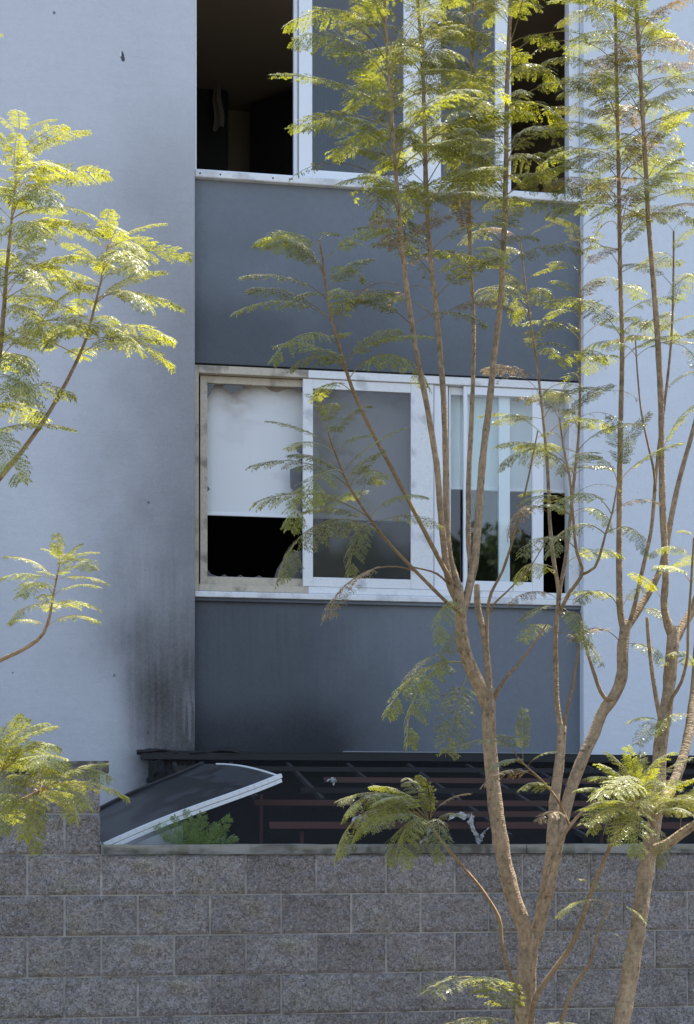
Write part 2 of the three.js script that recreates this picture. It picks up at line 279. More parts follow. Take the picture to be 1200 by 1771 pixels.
// ---------------------------------------------------------------- behind the windows
{
  const blindTex = colorTex(512, 512, (u, v) => {
    const n = fbm(u * 7, v * 7, 301, 5), w = 0.012 * (hash(Math.floor(u * 256), 1, 5) - 0.5) + 0.012 * (hash(2, Math.floor(v * 256), 6) - 0.5);
    const scorch = sstep(0.70, 1.04, v + 0.30 * (n - 0.5)), tear = 0.10 * sstep(0.55, 0.75, n);
    const c = [0.78 + w, 0.78 + w, 0.77 + w]; return [0, 1, 2].map((q) => lerp(c[q], [0.24, 0.17, 0.1][q], clamp(0.9 * scorch + tear)));
  });
  const cleanTex = colorTex(256, 256, (u, v) => { const n = fbm(u * 6, v * 6, 311, 4), w = 0.012 * (hash(Math.floor(u * 256), 1, 7) - 0.5); const k = 0.97 + 0.1 * (n - 0.5) + w; return [0.78 * k, 0.79 * k, 0.79 * k]; });
  const blind = (p0, p1, py0, pxy, tex, label, torn) => {
    const z = -0.245, x0 = X(p0, z), x1 = X(p1, z), y1 = yHeadLow - 0.02, y0 = Y(pxy, py0, z);
    const t = thing('roller_blind', label, 'blind', [x0, y0, z], 'roller blinds behind the burnt window');
    const g = new THREE.PlaneGeometry(x1 - x0, y1 - y0, 40, 30), p = g.attributes.position;
    for (let i = 0; i < p.count; i++) { p.setZ(i, 0.012 * (fbm(p.getX(i) * 3 + 9, p.getY(i) * 1.5, 321, 3) - 0.5)); if (torn && i < 41) p.setY(i, p.getY(i) - 0.045 - 0.17 * Math.pow(fbm(p.getX(i) * 6 + 3, 2, 325, 4), 2) - 0.02 * hash(i, 3, 9)); }
    g.translate((x1 - x0) / 2, (y1 - y0) / 2, 0); g.computeVertexNormals();
    part('cloth', g, phy(1, 1, 1, 1, { map: tex, transmission: 0.12 }), t);
    part('bottom_bar', box(0, x1 - x0, -0.022, 0.004, -0.012, 0.01, 0.004), M.white, t);
  };
  blind(350, 744, 889, 440, blindTex, 'white roller blind scorched brown and torn along its top behind the broken pane', true);
  blind(772, 990, 846, 900, cleanTex, 'clean white roller blind behind the clear panes');
  // upper room
  const a = at(430, 177, -3.2), c = at(560, 124, -2.55), wt = thing('wardrobe', 'dark wardrobe standing in the room behind the upper window', 'wardrobe', [a.x, f2, -3.2]);
  const w = c.x - a.x, h = a.y - f2, ang = Math.atan2(3.2 - 2.55, w), L = Math.hypot(w, 0.65); wt.rotation.y = -ang;
  part('body', box(0, L, 0, h, -0.45, -0.02, 0.006), M.darkWood, wt); part('door', box(0.01, L / 2 - 0.004, 0.05, h - 0.02, -0.019, 0, 0.004), M.darkWood, wt); part('door', box(L / 2 + 0.004, L - 0.01, 0.05, h - 0.02, -0.019, 0, 0.004), M.darkWood, wt);
  const q = at(345, 118, -3.5), q1 = at(388, 118, -3.5), dl = thing('tall_cupboard', 'black tall cupboard in the corner behind the upper window', 'cupboard', [q.x - 0.3, f2, -3.58]);
  part('body', box(0, q1.x - q.x + 0.3, 0, q.y - f2, 0, 0.4, 0.006), M.darkWood, dl); part('door', box(0.02, q1.x - q.x + 0.28, 0.06, q.y - f2 - 0.03, 0.402, 0.42, 0.004), M.darkWood, dl);
  const k = at(377, 118, -3.08), rag = new THREE.PlaneGeometry(0.09, 0.56, 14, 24), rp = rag.attributes.position;
  for (let i = 0; i < rp.count; i++) { const v = rp.getY(i) / 0.56 + 0.5, xx = rp.getX(i); rp.setXYZ(i, xx * (0.6 + 0.6 * (1 - v)) + 0.012 * Math.sin(v * 9), rp.getY(i) - 0.28 + 0.03 * Math.sin(xx * 40), 0.03 * Math.sin(xx * 110 + v * 2)); }
  rag.computeVertexNormals(); rag.translate(k.x, k.y, k.z);
  solo('hanging_cloth', rag, std(0.3, 0.26, 0.22, 1), 'pale cloth hanging from the cupboard in the dark upper room', 'cloth');
}

// ---------------------------------------------------------------- split-face block wall
const ZW = 3.29, wallTopY = Y(300, 1478, ZW), rowH = (wallTopY - Y(300, 1758, ZW)) / 4, jx0 = X(175, ZW), bw = (X(1020, ZW) - jx0) / 7;
{
  const wall = thing('block_wall', 'low wall of grey split face concrete blocks in front of the burnt yard', 'wall');
  const speck = (seed, tint, base) => colorTex(512, 512, (u, v) => {
    const n = fbmTile(u, v, 7, seed, 4), m = fbmTile(u, v, 64, seed + 7, 3), p = hash(Math.floor(u * 256), Math.floor(v * 256), seed + 3), p2 = hash(Math.floor(u * 150), Math.floor(v * 150), seed + 4);
    let k = base * (0.5 + 0.4 * n + 0.95 * (m - 0.36)); if (p > 0.985) k += 0.30; else if (p2 > 0.955) k += 0.12; if (p2 < 0.1) k *= 0.45;
    const moss = 0.35 * sstep(0.55, 0.8, fbmTile(u, v, 4, seed + 9, 3)); return [k * tint[0], k * lerp(tint[1], tint[1] * 1.02, moss), k * lerp(tint[2], tint[2] * 0.72, moss)];
  });
  const texs = [speck(401, [1, 0.915, 0.885], 0.25), speck(431, [1, 0.905, 0.87], 0.225), speck(461, [1, 0.925, 0.90], 0.275)];
  const bump = grayTex(512, 512, (u, v) => 0.6 * fbmTile(u, v, 26, 491, 4) + 0.4 * fbmTile(u, v, 110, 497, 2));
  const mats = texs.map((t) => new THREE.MeshStandardMaterial({ map: rep(t, 1.35, 1.35), roughness: 0.95, bumpMap: rep(bump, 1.35, 1.35), bumpScale: 0.022 }));
  const mortarTex = colorTex(256, 256, (u, v) => { const k = 1 + 0.5 * (fbmTile(u, v, 20, 505, 4) - 0.5) - 0.35 * sstep(0.52, 0.7, fbmTile(u, v, 9, 515, 3)); return [0.40 * k, 0.385 * k, 0.36 * k]; });
  const mMortar = new THREE.MeshStandardMaterial({ map: rep(mortarTex, 1.5, 1.5), roughness: 0.95, bumpMap: rep(bump, 3, 3), bumpScale: 0.004 });
  const jw = 0.013, W = bw - jw, H = rowH - 0.009;
  const blockGeo = (seed, w, h) => {            // rough split face inside smooth drafted ends
    const nx = 30, ny = 18, g = new THREE.BoxGeometry(w, h, 0.14, nx, ny, 1), p = g.attributes.position , uv = g.attributes.uv, o = hash(seed, 1, 7) * 9;
    for (let i = 0; i < p.count; i++) {
      const x = p.getX(i), y = p.getY(i), ex = Math.min(x + w / 2, w / 2 - x), ey = Math.min(y + h / 2, h / 2 - y), front = p.getZ(i) > 0;
      const inner = sstep(0.0, 0.012 + 0.01 * hash(seed, x < 0 ? 3 : 4, 8), ex + 0.004 * (vnoise(y * 60, x < 0 ? 1 : 5, seed) - 0.3)) * sstep(0.0, 0.009, ey + 0.004 * (vnoise(x * 50, y < 0 ? 2 : 8, seed) - 0.3));
      if (front) p.setZ(i, 0.07 - 0.008 + inner * (0.008 + 0.036 * (fbm(x * 15 + o, y * 15, seed, 4) - 0.40)));
      uv.setXY(i, x + o, y + o * 0.7);
    }
    g.computeVertexNormals(); return g;
  };
  const geos = [0, 1, 2, 3, 4, 5, 6].map((k) => blockGeo(700 + k, W, H)), rng = rngOf(77);
  const pierX = X(173, ZW);
  for (let r = -2; r < 7; r++) {
    const y1 = wallTopY - r * rowH - 0.0045, off = (r % 2 === 0) ? 0 : 0.5;
    for (let k = -4; k < 15; k++) {
      const x0 = jx0 + (k - off) * bw + jw / 2; let x1 = x0 + W;
      let g = geos[Math.floor(rng() * 7)], m = mats[Math.floor(rng() * 3)], xa = x0;
      if (r < 0) { if (xa > pierX - 0.05) continue; if (x1 > pierX + 0.02) { g = blockGeo(800 + r + k, pierX - xa, H); x1 = pierX; } }
      const b = part('concrete_block', g, m, wall); b.position.set((xa + x1) / 2 + 0.002 * (rng() - 0.5), y1 - H / 2, ZW - 0.07 + 0.005 * (rng() - 0.5));
    }
  }
  const xE = jx0 + 14.5 * bw;
  part('mortar', [box(-3.2, xE, 0, wallTopY, ZW - 0.145, ZW - 0.0145), box(-3.2, pierX - 0.004, wallTopY, wallTopY + 2 * rowH, ZW - 0.145, ZW - 0.0145)], mMortar, wall);
  // concrete coping
  const cTex = colorTex(1024, 256, (u, v) => { const n = fbmTile(u, v, 6, 531, 5), m = fbmTile(u, v, 60, 541, 3), st = vnoise(u * 80, v * 3, 551, 80); let k = 0.17 + 0.12 * (m - 0.5); const alg = sstep(0.42, 0.62, n * 0.75 + st * 0.25), pale = sstep(0.58, 0.75, fbmTile(u, v, 5, 561, 4)); k = lerp(k, 0.06, alg * 0.8); k = lerp(k, 0.3, pale * 0.7); return [k, k * 0.99, k * lerp(0.93, 0.8, alg)]; });
  const mC = new THREE.MeshStandardMaterial({ map: rep(cTex, 0.45, 1.8), roughness: 0.95, bumpMap: rep(bump, 2, 2), bumpScale: 0.006 });
  const rough = (x0, x1, y0, y1, z0, z1) => { const g = new THREE.BoxGeometry(x1 - x0, y1 - y0, z1 - z0, Math.ceil((x1 - x0) / 0.05), 3, 4), p = g.attributes.position; g.translate((x0 + x1) / 2, (y0 + y1) / 2, (z0 + z1) / 2); for (let i = 0; i < p.count; i++) { const x = p.getX(i), y = p.getY(i), z = p.getZ(i); p.setY(i, y + 0.007 * (fbm(x * 6, z * 9 + (y > (y0 + y1) / 2 ? 3 : 9), 571, 3) - 0.5)); p.setZ(i, z + 0.006 * (fbm(x * 8, y * 30, 581, 3) - 0.5)); } g.computeVertexNormals(); return uvMetres(g.toNonIndexed()); };
  let cx = pierX + 0.004; for (const L of [1.32, 1.1, 1.24, 1.3, 1.2]) { part('coping', rough(cx, cx + L - 0.004, wallTopY + 0.003, wallTopY + 0.055, ZW - 0.17, ZW + 0.012), mC, wall); cx += L; }
  part('coping', rough(-3.2, X(188, ZW), wallTopY + 2 * rowH + 0.003, wallTopY + 2 * rowH + 0.066, ZW - 0.18, ZW + 0.03), mC, wall);
}

// ---------------------------------------------------------------- burnt lean-to in the yard
const yLed = Y(600, 1310, 0.05), roofY = (z) => lerp(yLed - 0.03, wallTopY + 0.10, z / 3.0);
{
  const t = thing('roof_frame', 'burnt out steel frame of a lean-to roof over the yard', 'roof frame');
  const x0 = X(243, 0.05), x1 = X(1290, 0.05), v = (x, y, z) => new THREE.Vector3(x, y, z);
  part('flashing', [bar(v(X(596, 0), yLed + 0.05, -0.075), v(XR - 0.01, yLed + 0.05, -0.075), 0.03, 0.007)], M.dull, t); part('ledger', [bar(v(x0, yLed, 0.045), v(x1, yLed, 0.045), 0.07, 0.05), bar(v(x0 + 0.1, yLed + 0.035, 0.03), v(x1, yLed + 0.03, 0.03), 0.05, 0.012)], M.steel, t);
  for (const px of [300, 398, 497, 600, 704, 806, 908, 1010, 1110, 1210]) { const x = X(px, 0.06), zz = px < 500 ? 1.6 + 0.4 * hash(px, 1, 1) : 2.95; part('rafter', bar(v(x, roofY(0.09) - 0.012, 0.09), v(x, roofY(zz) - 0.012, zz), 0.026, 0.03), M.steel, t); }
  for (const [z, p0, p1, w, m] of [[0.5, 300, 1290, 0.018, M.steel], [1.0, 560, 1300, 0.022, M.rust], [1.45, 520, 1310, 0.018, M.steel], [2.35, 610, 1325, 0.02, M.rust], [1.95, 440, 1320, 0.022, M.rust], [2.75, 466, 1330, 0.03, M.rust]]) { const y = roofY(z) + 0.026; part('purlin', [bar(v(X(p0, z), y, z), v(X(p1, z), y, z), w, w * 0.9), bar(v(X(p0, z), y - 0.012, z + w * 0.6), v(X(p1, z), y - 0.012, z + w * 0.6), 0.005, 0.03)], m, t); }
  for (const [px, z] of [[522, 2.72], [1040, 2.72], [452, 1.4], [700, 1.4]]) part('post', bar(v(X(px, z), 0, z), v(X(px, z), roofY(z) - 0.02, z), 0.018, 0.018), M.rust, t);
  const e = at(268, 1333, 0.06); const cb = new THREE.BoxGeometry(0.10, 0.13, 0.08, 6, 7, 4), p = cb.attributes.position; for (let i = 0; i < p.count; i++) { const q = 0.55 + 0.9 * vnoise(p.getX(i) * 40 + 7, p.getY(i) * 34 + p.getZ(i) * 30, 33); p.setXYZ(i, p.getX(i) * q, p.getY(i) * (0.7 + 0.5 * q), p.getZ(i) * q); } cb.computeVertexNormals(); cb.translate(e.x, e.y, 0.06); part('charred_bracket', cb, M.char, t);
  { const ln = []; for (let i = 0; i < 9; i++) ln.push(v(lerp(x0 - 0.03, x0 + 0.75, i / 8), yLed + 0.03 + 0.025 * (hash(i, 5, 2) - 0.5), 0.05 + 0.02 * hash(i, 6, 2))); part('charred_timber', tube(ln, ln.map((_, i) => 0.012 + 0.016 * hash(i, 7, 2)), 0.02, 8, 0.5, 66), M.char, t); }
  // melted plastic hanging from the bars
  const pale = std(0.42, 0.41, 0.39, 0.7);
  const melt = (pts, r, label) => { const gs = []; pts.forEach((ln, k) => { const c = new THREE.CatmullRomCurve3(ln.map(([a, b, z]) => at(a, b, z))), n = 26, g = new THREE.PlaneGeometry(1, 1, n, 5), p = g.attributes.position; for (let i = 0; i < p.count; i++) { const u = p.getX(i) + 0.5, v = p.getY(i), q = c.getPoint(u), w = r * (2.2 + 3.2 * vnoise(u * 6, k, 44)); p.setXYZ(i, q.x + w * v * 0.8 + r * 1.6 * (vnoise(u * 14, v * 4, 45 + k) - 0.5), q.y + w * v * (0.5 + vnoise(u * 5, 3, 47)) + r * 2.4 * (vnoise(u * 12, v * 5, 46 + k) - 0.5), q.z + r * 4 * (vnoise(u * 10, v * 6, 48 + k) - 0.4)); } g.computeVertexNormals(); gs.push(g); }); solo('melted_sheeting', gs, pale, label, 'debris', 'melted roof sheeting'); };
  melt([[[778, 1414, 2.78], [792, 1409, 2.8], [806, 1412, 2.8], [820, 1413, 2.78]], [[812, 1414, 2.8], [816, 1430, 2.82], [824, 1446, 2.83], [830, 1456, 2.83]], [[842, 1436, 2.82], [834, 1442, 2.83], [830, 1455, 2.83]]], 0.008, 'white melted plastic draped over the lower red bar beside the trunk');
  melt([[[610, 1417, 2.79], [622, 1414, 2.8], [633, 1417, 2.79]], [[628, 1417, 2.8], [630, 1426, 2.8]]], 0.008, 'small white melted scrap on the lower red bar');
  melt([[[735, 1452, 2.9], [742, 1440, 2.9], [738, 1432, 2.9]], [[742, 1446, 2.9], [730, 1454, 2.9]]], 0.009, 'white melted scrap behind the wall coping');
  melt([[[566, 1350, 1.02], [574, 1347, 1.03], [582, 1351, 1.02]], [[574, 1348, 1.03], [578, 1356, 1.04]]], 0.005, 'tiny pale melted scrap on the upper bar');
}
// fallen framed sheet leaning from the frame onto the wall
{
  const t = thing('fallen_panel', 'fallen dark glazed panel with a bent white frame leaning on the wall', 'panel');
  const A = at(178, 1463, 3.16), B = at(484, 1340, 2.45), C = at(350, 1319, 1.6), D = at(150, 1412, 2.3);
  const S = (u, v) => { const p = new THREE.Vector3().addScaledVector(A, (1 - u) * (1 - v)).addScaledVector(B, u * (1 - v)).addScaledVector(C, u * v).addScaledVector(D, (1 - u) * v); p.y += 0.028 * Math.sin(Math.PI * v) * u * u * u + 0.01 * Math.sin(u * 5); return p; };
  const nx = 30, ny = 16, pos = [], uv = [], idx = []; for (let j = 0; j <= ny; j++) for (let i = 0; i <= nx; i++) { const p = S(i / nx, j / ny); pos.push(p.x, p.y, p.z); uv.push(i / nx * 1.3, j / ny); if (i < nx && j < ny) { const a = j * (nx + 1) + i; idx.push(a, a + 1, a + nx + 1, a + 1, a + nx + 2, a + nx + 1); } }
  const g = new THREE.BufferGeometry(); g.setAttribute('position', new THREE.Float32BufferAttribute(pos, 3)); g.setAttribute('uv', new THREE.Float32BufferAttribute(uv, 2)); g.setIndex(idx); g.computeVertexNormals();
  const st = colorTex(512, 512, (u, v) => { const n = fbm(u * 6, v * 9, 601, 5), m = fbm(u * 60, v * 60, 611, 2); const k = lerp(0.012, 0.035, sstep(0.40, 0.66, n + 0.12 * (0.5 - u))) * (0.7 + 0.6 * m); return [k * 0.95, k, k * 1.1]; });
  part('sheet', g, phy(1, 1, 1, 0.4, { map: st, specularIntensity: 0.55 }), t);
  const edge = (f, w, h, n = 24) => { const gs = []; for (let i = 0; i < n; i++) gs.push(bar(f(i / n), f((i + 1) / n + 0.003), w, h)); return gs; };
  const off = (f, dy, dz) => (q) => { const p = f(q); p.y += dy; p.z += dz; return p; };
  part('frame_rail', edge(off((q) => S(q, 0), 0.003, 0.012), 0.024, 0.024), M.white, t); part('frame_rail', edge(off((q) => S(q, 0), -0.026, 0.016), 0.02, 0.022), M.white, t);
  part('frame_rail', edge((q) => S(1, q * 0.8), 0.016, 0.009, 20), M.white, t); part('frame_rail', edge(off((q) => S(q, 1), 0, 0), 0.03, 0.03), M.steel, t);
  const p = plate([[222, 1464], [300, 1432], [316, 1426], [316, 1475], [222, 1475]], 3.02, 0.008); solo('plastic_sheet', p, std(0.36, 0.38, 0.4, 0.5), 'pale broken sheet standing under the fallen panel behind the fern', 'sheet');
}

// ---------------------------------------------------------------- trees
const barkTex = colorTex(512, 512, (u, v) => { const n = fbmTile(u, v, 6, 651, 4), m = fbmTile(u, v, 50, 661, 3), l = hash(Math.floor(u * 40), Math.floor(v * 60), 671) > 0.975 ? 0.55 : 1, ring = sstep(0.62, 0.75, vnoise(u * 5, v * 60, 681, 60)); let k = (0.75 + 0.55 * (n - 0.5) + 0.6 * (m - 0.5)) * l * (1 - 0.14 * ring); return [0.42 * k, 0.295 * k, 0.175 * k]; });
const barkBump = grayTex(512, 512, (u, v) => 0.6 * fbmTile(u, v, 20, 691, 4) + 0.4 * vnoise(u * 12, v * 100, 695, 100));
const mBark = new THREE.MeshStandardMaterial({ map: rep(barkTex, 2.2, 1.1), roughness: 0.85, bumpMap: rep(barkBump, 3, 2), bumpScale: 0.006 });
const mTwig = new THREE.MeshStandardMaterial({ map: rep(barkTex, 3, 2), color: new THREE.Color().setRGB(0.8, 0.74, 0.62), roughness: 0.85 });
const leaf = (r, g, b, tr = 0.5) => phy(r, g, b, 1, { transmission: tr, vertexColors: true, clearcoat: 0.4, clearcoatRoughness: 0.28 });
const LEAF = [leaf(0.33, 0.33, 0.015, 0.64), leaf(0.25, 0.26, 0.02, 0.6), leaf(0.19, 0.188, 0.032, 0.55), leaf(0.23, 0.155, 0.05, 0.52)];  // yellow to olive: partly leaf age, partly sun and shade in colour; last withered

// bipinnate frond, base at the origin, tip at (1, 0, 0)
function frondGeo(seed, { arch = 0.5, bare = 0.27, pairs = 17, width = 0.18, droop = 0.35, lf = 0.035, loss = 0.06, twist = 0 }) {
  const rng = rngOf(seed), pos = [], col = [], V3 = THREE.Vector3;
  const pts = [new V3()]; const n = 24; for (let i = 0; i < n; i++) { const t = (i + 0.5) / n, a = arch * (1 - 2.1 * Math.pow(t, 0.85)), s = twist * Math.sin(t * 2.4); pts.push(pts[i].clone().add(new V3(Math.cos(a) * Math.cos(s), Math.sin(a), Math.sin(s)).divideScalar(n))); }
  const e = pts[n].clone(), q = new THREE.Quaternion().setFromUnitVectors(e.clone().normalize(), new V3(1, 0, 0)), k = 1 / e.length(); for (const p of pts) p.applyQuaternion(q).multiplyScalar(k);
  const P = (t) => { const f = clamp(t) * n, i = Math.min(n - 1, Math.floor(f)); return pts[i].clone().lerp(pts[i + 1], f - i); }, T = (t) => P(Math.min(1, t + 0.03)).sub(P(Math.max(0, t - 0.03))).normalize();
  const tri = (a, b, c, cl) => { pos.push(a.x, a.y, a.z, b.x, b.y, b.z, c.x, c.y, c.z); for (let i = 0; i < 3; i++) col.push(...cl); };
  const rc = [1.5, 1.15, 0.9];
  const stick = (a, b, ra, rb, cl) => { const d = b.clone().sub(a).normalize(), s = new V3(0, 1, 0).cross(d); if (s.lengthSq() < 1e-4) s.set(0, 0, 1); s.normalize(); const u = d.clone().cross(s); const ring = (c, r) => [0, 1, 2].map((i) => c.clone().addScaledVector(s, r * Math.cos(i * 2.094)).addScaledVector(u, r * Math.sin(i * 2.094))); const A = ring(a, ra), B = ring(b, rb); for (let i = 0; i < 3; i++) { const j = (i + 1) % 3; tri(A[i], A[j], B[j], cl); tri(A[i], B[j], B[i], cl); } };
  for (let i = 0; i < 12; i++) stick(P(i / 12), P((i + 1) / 12), lerp(0.0062, 0.002, i / 12), lerp(0.0062, 0.002, (i + 1) / 12), rc);
  for (let i = 0; i < pairs; i++) {
    const u = (i + 0.3) / pairs, t = lerp(bare, 1, u), p = P(t), tn = T(t), side0 = new V3(0, 1, 0).cross(tn).normalize(), up = tn.clone().cross(side0);
    for (const sg of [-1, 1]) {
      if (rng() < loss) continue;
      const len = width * Math.pow(Math.sin(Math.PI * (0.20 + 0.72 * u)), 0.8) * (0.85 + 0.3 * rng()), fwd = lerp(0.35, 0.95, u) + 0.2 * (rng() - 0.5), dr = droop * (0.6 + 0.8 * rng());
      const dir = side0.clone().multiplyScalar(sg).addScaledVector(tn, fwd).addScaledVector(up, -dr * 0.5 + 0.1).normalize();
      const m = 6 + Math.round(6 * len / width); let a = p.clone(); const step = len / m, cl0 = 0.78 + 0.44 * rng();
      for (let j = 0; j < m; j++) {
        const d = dir.clone(); d.y -= dr * Math.pow(j / m, 1.3); d.normalize(); const b = a.clone().addScaledVector(d, step);
        const w2 = tn.clone().addScaledVector(d, -tn.dot(d)).normalize(), nn = d.clone().cross(w2);
        if (j % 2 === 0) { const nx = a.clone().addScaledVector(d, step * 2); tri(a.clone().addScaledVector(w2, 0.0016), a.clone().addScaledVector(w2, -0.0016), nx, rc); }
        for (const s2 of [-1, 1]) {
          if (rng() < loss) continue;
          const ll = lf * (0.8 + 0.45 * rng()) * (j === m - 1 ? 1.2 : 1) * (1 - 0.25 * j / m), ld = w2.clone().multiplyScalar(s2 * (j === m - 1 ? 0.5 : 1)).addScaledVector(d, 0.55 + 0.3 * rng()).addScaledVector(nn, 0.5 * (rng() - 0.5)); ld.y -= 0.15 + 0.35 * rng(); ld.normalize();
          const wd = d.clone().cross(ld).cross(ld).normalize().multiplyScalar(ll * 0.17); wd.addScaledVector(nn, ll * 0.12 * (rng() - 0.5)); const mid = b.clone().addScaledVector(ld, ll * 0.5), tip = b.clone().addScaledVector(ld, ll), c = cl0 * (0.75 + 0.5 * rng()), cl = [c, c, c * 0.95];
          tri(b, mid.clone().add(wd), tip, cl); tri(b, tip, mid.clone().sub(wd), cl);
        }
        a = b;
      }
    }
  }
  const g = new THREE.BufferGeometry(); g.setAttribute('position', new THREE.Float32BufferAttribute(pos, 3)); g.setAttribute('color', new THREE.Float32BufferAttribute(col, 3)); g.computeVertexNormals(); return g;
}
const FR = [
  frondGeo(11, { arch: 0.55 }), frondGeo(12, { arch: 0.7, droop: 0.55, pairs: 16 }), frondGeo(13, { arch: 0.4, width: 0.15, pairs: 18 }), frondGeo(14, { arch: 0.85, droop: 0.7, twist: 0.3 }),
  frondGeo(15, { arch: 0.5, width: 0.2, twist: -0.3, loss: 0.1 }), frondGeo(16, { arch: 0.3, droop: 0.2, width: 0.16 }), frondGeo(17, { arch: 0.65, bare: 0.36, pairs: 14, loss: 0.16 }), frondGeo(18, { arch: 0.95, droop: 0.9, width: 0.22, bare: 0.2, pairs: 19 }), frondGeo(19, { arch: 0.9, bare: 0.5, pairs: 9, width: 0.1, loss: 0.6 }), frondGeo(20, { arch: 0.6, bare: 0.4, pairs: 12, width: 0.14 }), frondGeo(21, { arch: 0.45, bare: 0.22, pairs: 20, width: 0.13, droop: 0.6 }),
  frondGeo(22, { arch: 0.5, bare: 0.2, pairs: 18, width: 0.23, lf: 0.042 }), frondGeo(23, { arch: 0.65, bare: 0.24, pairs: 17, width: 0.21, lf: 0.042, droop: 0.55, twist: 0.2 }), frondGeo(24, { arch: 0.4, bare: 0.22, pairs: 19, width: 0.19, lf: 0.04, twist: -0.25 })];

const mMass = leaf(1, 1, 1, 0.5);
class Tree {
  // the 290 fronds that show largest stay single; the rest (mostly above the picture) become one mass
  finish(most = 290) {
    this.t.updateMatrixWorld(true); const all = [];
    this.t.traverse((o) => { if (o.name !== 'frond') return; const px = [0, 1].map((k) => { const d = new THREE.Vector3(k, 0, 0).applyMatrix4(o.matrixWorld).sub(EYE), f = d.dot(F); return [600 + FOCAL * d.dot(R) / f, 1440 - FOCAL * d.y / f]; }); const out = px.every(([x, y]) => y < -5 || x < -5 || x > 1205); all.push([o, (out ? 0 : 1000) + Math.hypot(px[0][0] - px[1][0], px[0][1] - px[1][1])]); });
    if (all.length <= most) return; all.sort((a, b) => b[1] - a[1]); const inv = this.t.matrixWorld.clone().invert();
    const gs = all.slice(most).map(([o]) => { const g = o.geometry.clone().applyMatrix4(inv.clone().multiply(o.matrixWorld)), c = g.attributes.color, m = o.material.color; for (let i = 0; i < c.count; i++) c.setXYZ(i, c.getX(i) * m.r, c.getY(i) * m.g, c.getZ(i) * m.b); o.parent.remove(o); return g; });
    part('upper_foliage', gs, mMass, this.t).userData.kind = 'stuff';
  }
  constructor(name, label, base, seed, group) { this.t = thing(name, label, 'tree', base.toArray(), group); this.base = base; this.rng = rngOf(seed); this.stems = []; this.sunAgeMix = [0.1, 0.5]; this.broad = false;   // yellow to olive shares: age plus painted sun and shade; broad or narrow fronds
    this.seed = seed; }
  // px polyline [[x, y, z]] with widths in photo pixels at either end
  stem(name, pl, w0, w1, mat = mBark) {
    const pts = pl.map(([a, b, z]) => at(a, b, z)), sc = (p) => p.distanceTo(EYE) / FOCAL, n = pts.length;
    const radii = pts.map((p, i) => 0.36 * lerp(w0, w1, i / (n - 1)) * sc(p));
    const g = tube(pts, radii, 0.045, w0 > 22 ? 14 : w0 > 9 ? 9 : 6, 0.06, this.seed + this.stems.length); g.translate(-this.base.x, -this.base.y, -this.base.z);
    const mesh = part(name, g, mat, this.t); const st = { mesh, c: new THREE.CatmullRomCurve3(pts, false, 'centripetal'), px: pl }; this.stems.push(st); return st;
  }
  near(px, py) { let best = null, bd = 1e9; for (const s of this.stems) for (let i = 0; i <= 60; i++) { const p = s.c.getPoint(i / 60), d = p.clone().sub(EYE), f = d.dot(F), x = 600 + FOCAL * d.dot(R) / f, y = 1440 - FOCAL * d.y / f, e = Math.hypot(x - px, y - py); if (e < bd) { bd = e; best = { p, s }; } } return best; }
  put(st, base, tip, kind, v, roll = 0, up = new THREE.Vector3(0, 1, 0)) {
    const q = hash(Math.round(base.x * 997), Math.round(tip.y * 991), 17), m = part('frond', FR[this.broad ? 11 + (v % 3) : v], LEAF[kind === 'dry' ? 3 : q < this.sunAgeMix[0] ? 0 : q < this.sunAgeMix[1] ? 1 : 2], st.mesh), d = tip.clone().sub(base), L = d.length(); d.normalize();
    let z = d.clone().cross(up); if (z.lengthSq() < 0.02) z = d.clone().cross(new THREE.Vector3(0.3, 0, 1)); z.normalize(); const y = z.clone().cross(d);
    m.matrix.makeBasis(d, y, z); m.quaternion.setFromRotationMatrix(m.matrix); m.rotateX(roll); m.scale.setScalar(L); m.position.copy(base).sub(this.base); return m;
  }
  // a frond from a measured place on a stem to a measured tip
  frond(bx, by, tx, ty, dz, kind, v = Math.floor(this.rng() * 8), roll = (this.rng() - 0.5) * 0.7) { const { p: b, s: st } = this.near(bx, by); this.put(st, b, at(tx, ty, b.z + dz), kind, v, roll); }
  // pairs of fronds up a shoot
  shoot(st, t0, t1, gap, len, kinds, { elev = 0.22, pairs = 2, shrink = 0.35 } = {}) {
    const L = st.c.getLength() * (t1 - t0), n = Math.max(1, Math.round(L / gap)); let az = this.rng() * 6.28;
    for (let i = 0; i <= n; i++) {
      const f = i / n, t = lerp(t0, t1, f), p = st.c.getPointAt(clamp(t)); az += 1.25 + 0.6 * (this.rng() - 0.5);
      for (let k = 0; k < pairs; k++) {
        if (this.rng() < 0.06) continue;
        const a = az + k * Math.PI * 2 / pairs + 0.5 * (this.rng() - 0.5), e = elev * lerp(0.6, 1.9, f) + 0.25 * (this.rng() - 0.5), l = len * lerp(1, 1 - shrink, f) * (0.75 + 0.45 * this.rng());
        const d = new THREE.Vector3(Math.cos(a) * Math.cos(e), Math.sin(e), Math.sin(a) * Math.cos(e)).multiplyScalar(l);
        this.put(st, p, p.clone().add(d), kinds[Math.floor(this.rng() * kinds.length)], Math.floor(this.rng() * 11), (this.rng() - 0.5) * 0.6);
      }
    }
  }
}
const zs = (pl, z0, z1 = z0) => pl.map(([a, b], i) => [a, b, lerp(z0, z1, i / (pl.length - 1))]);
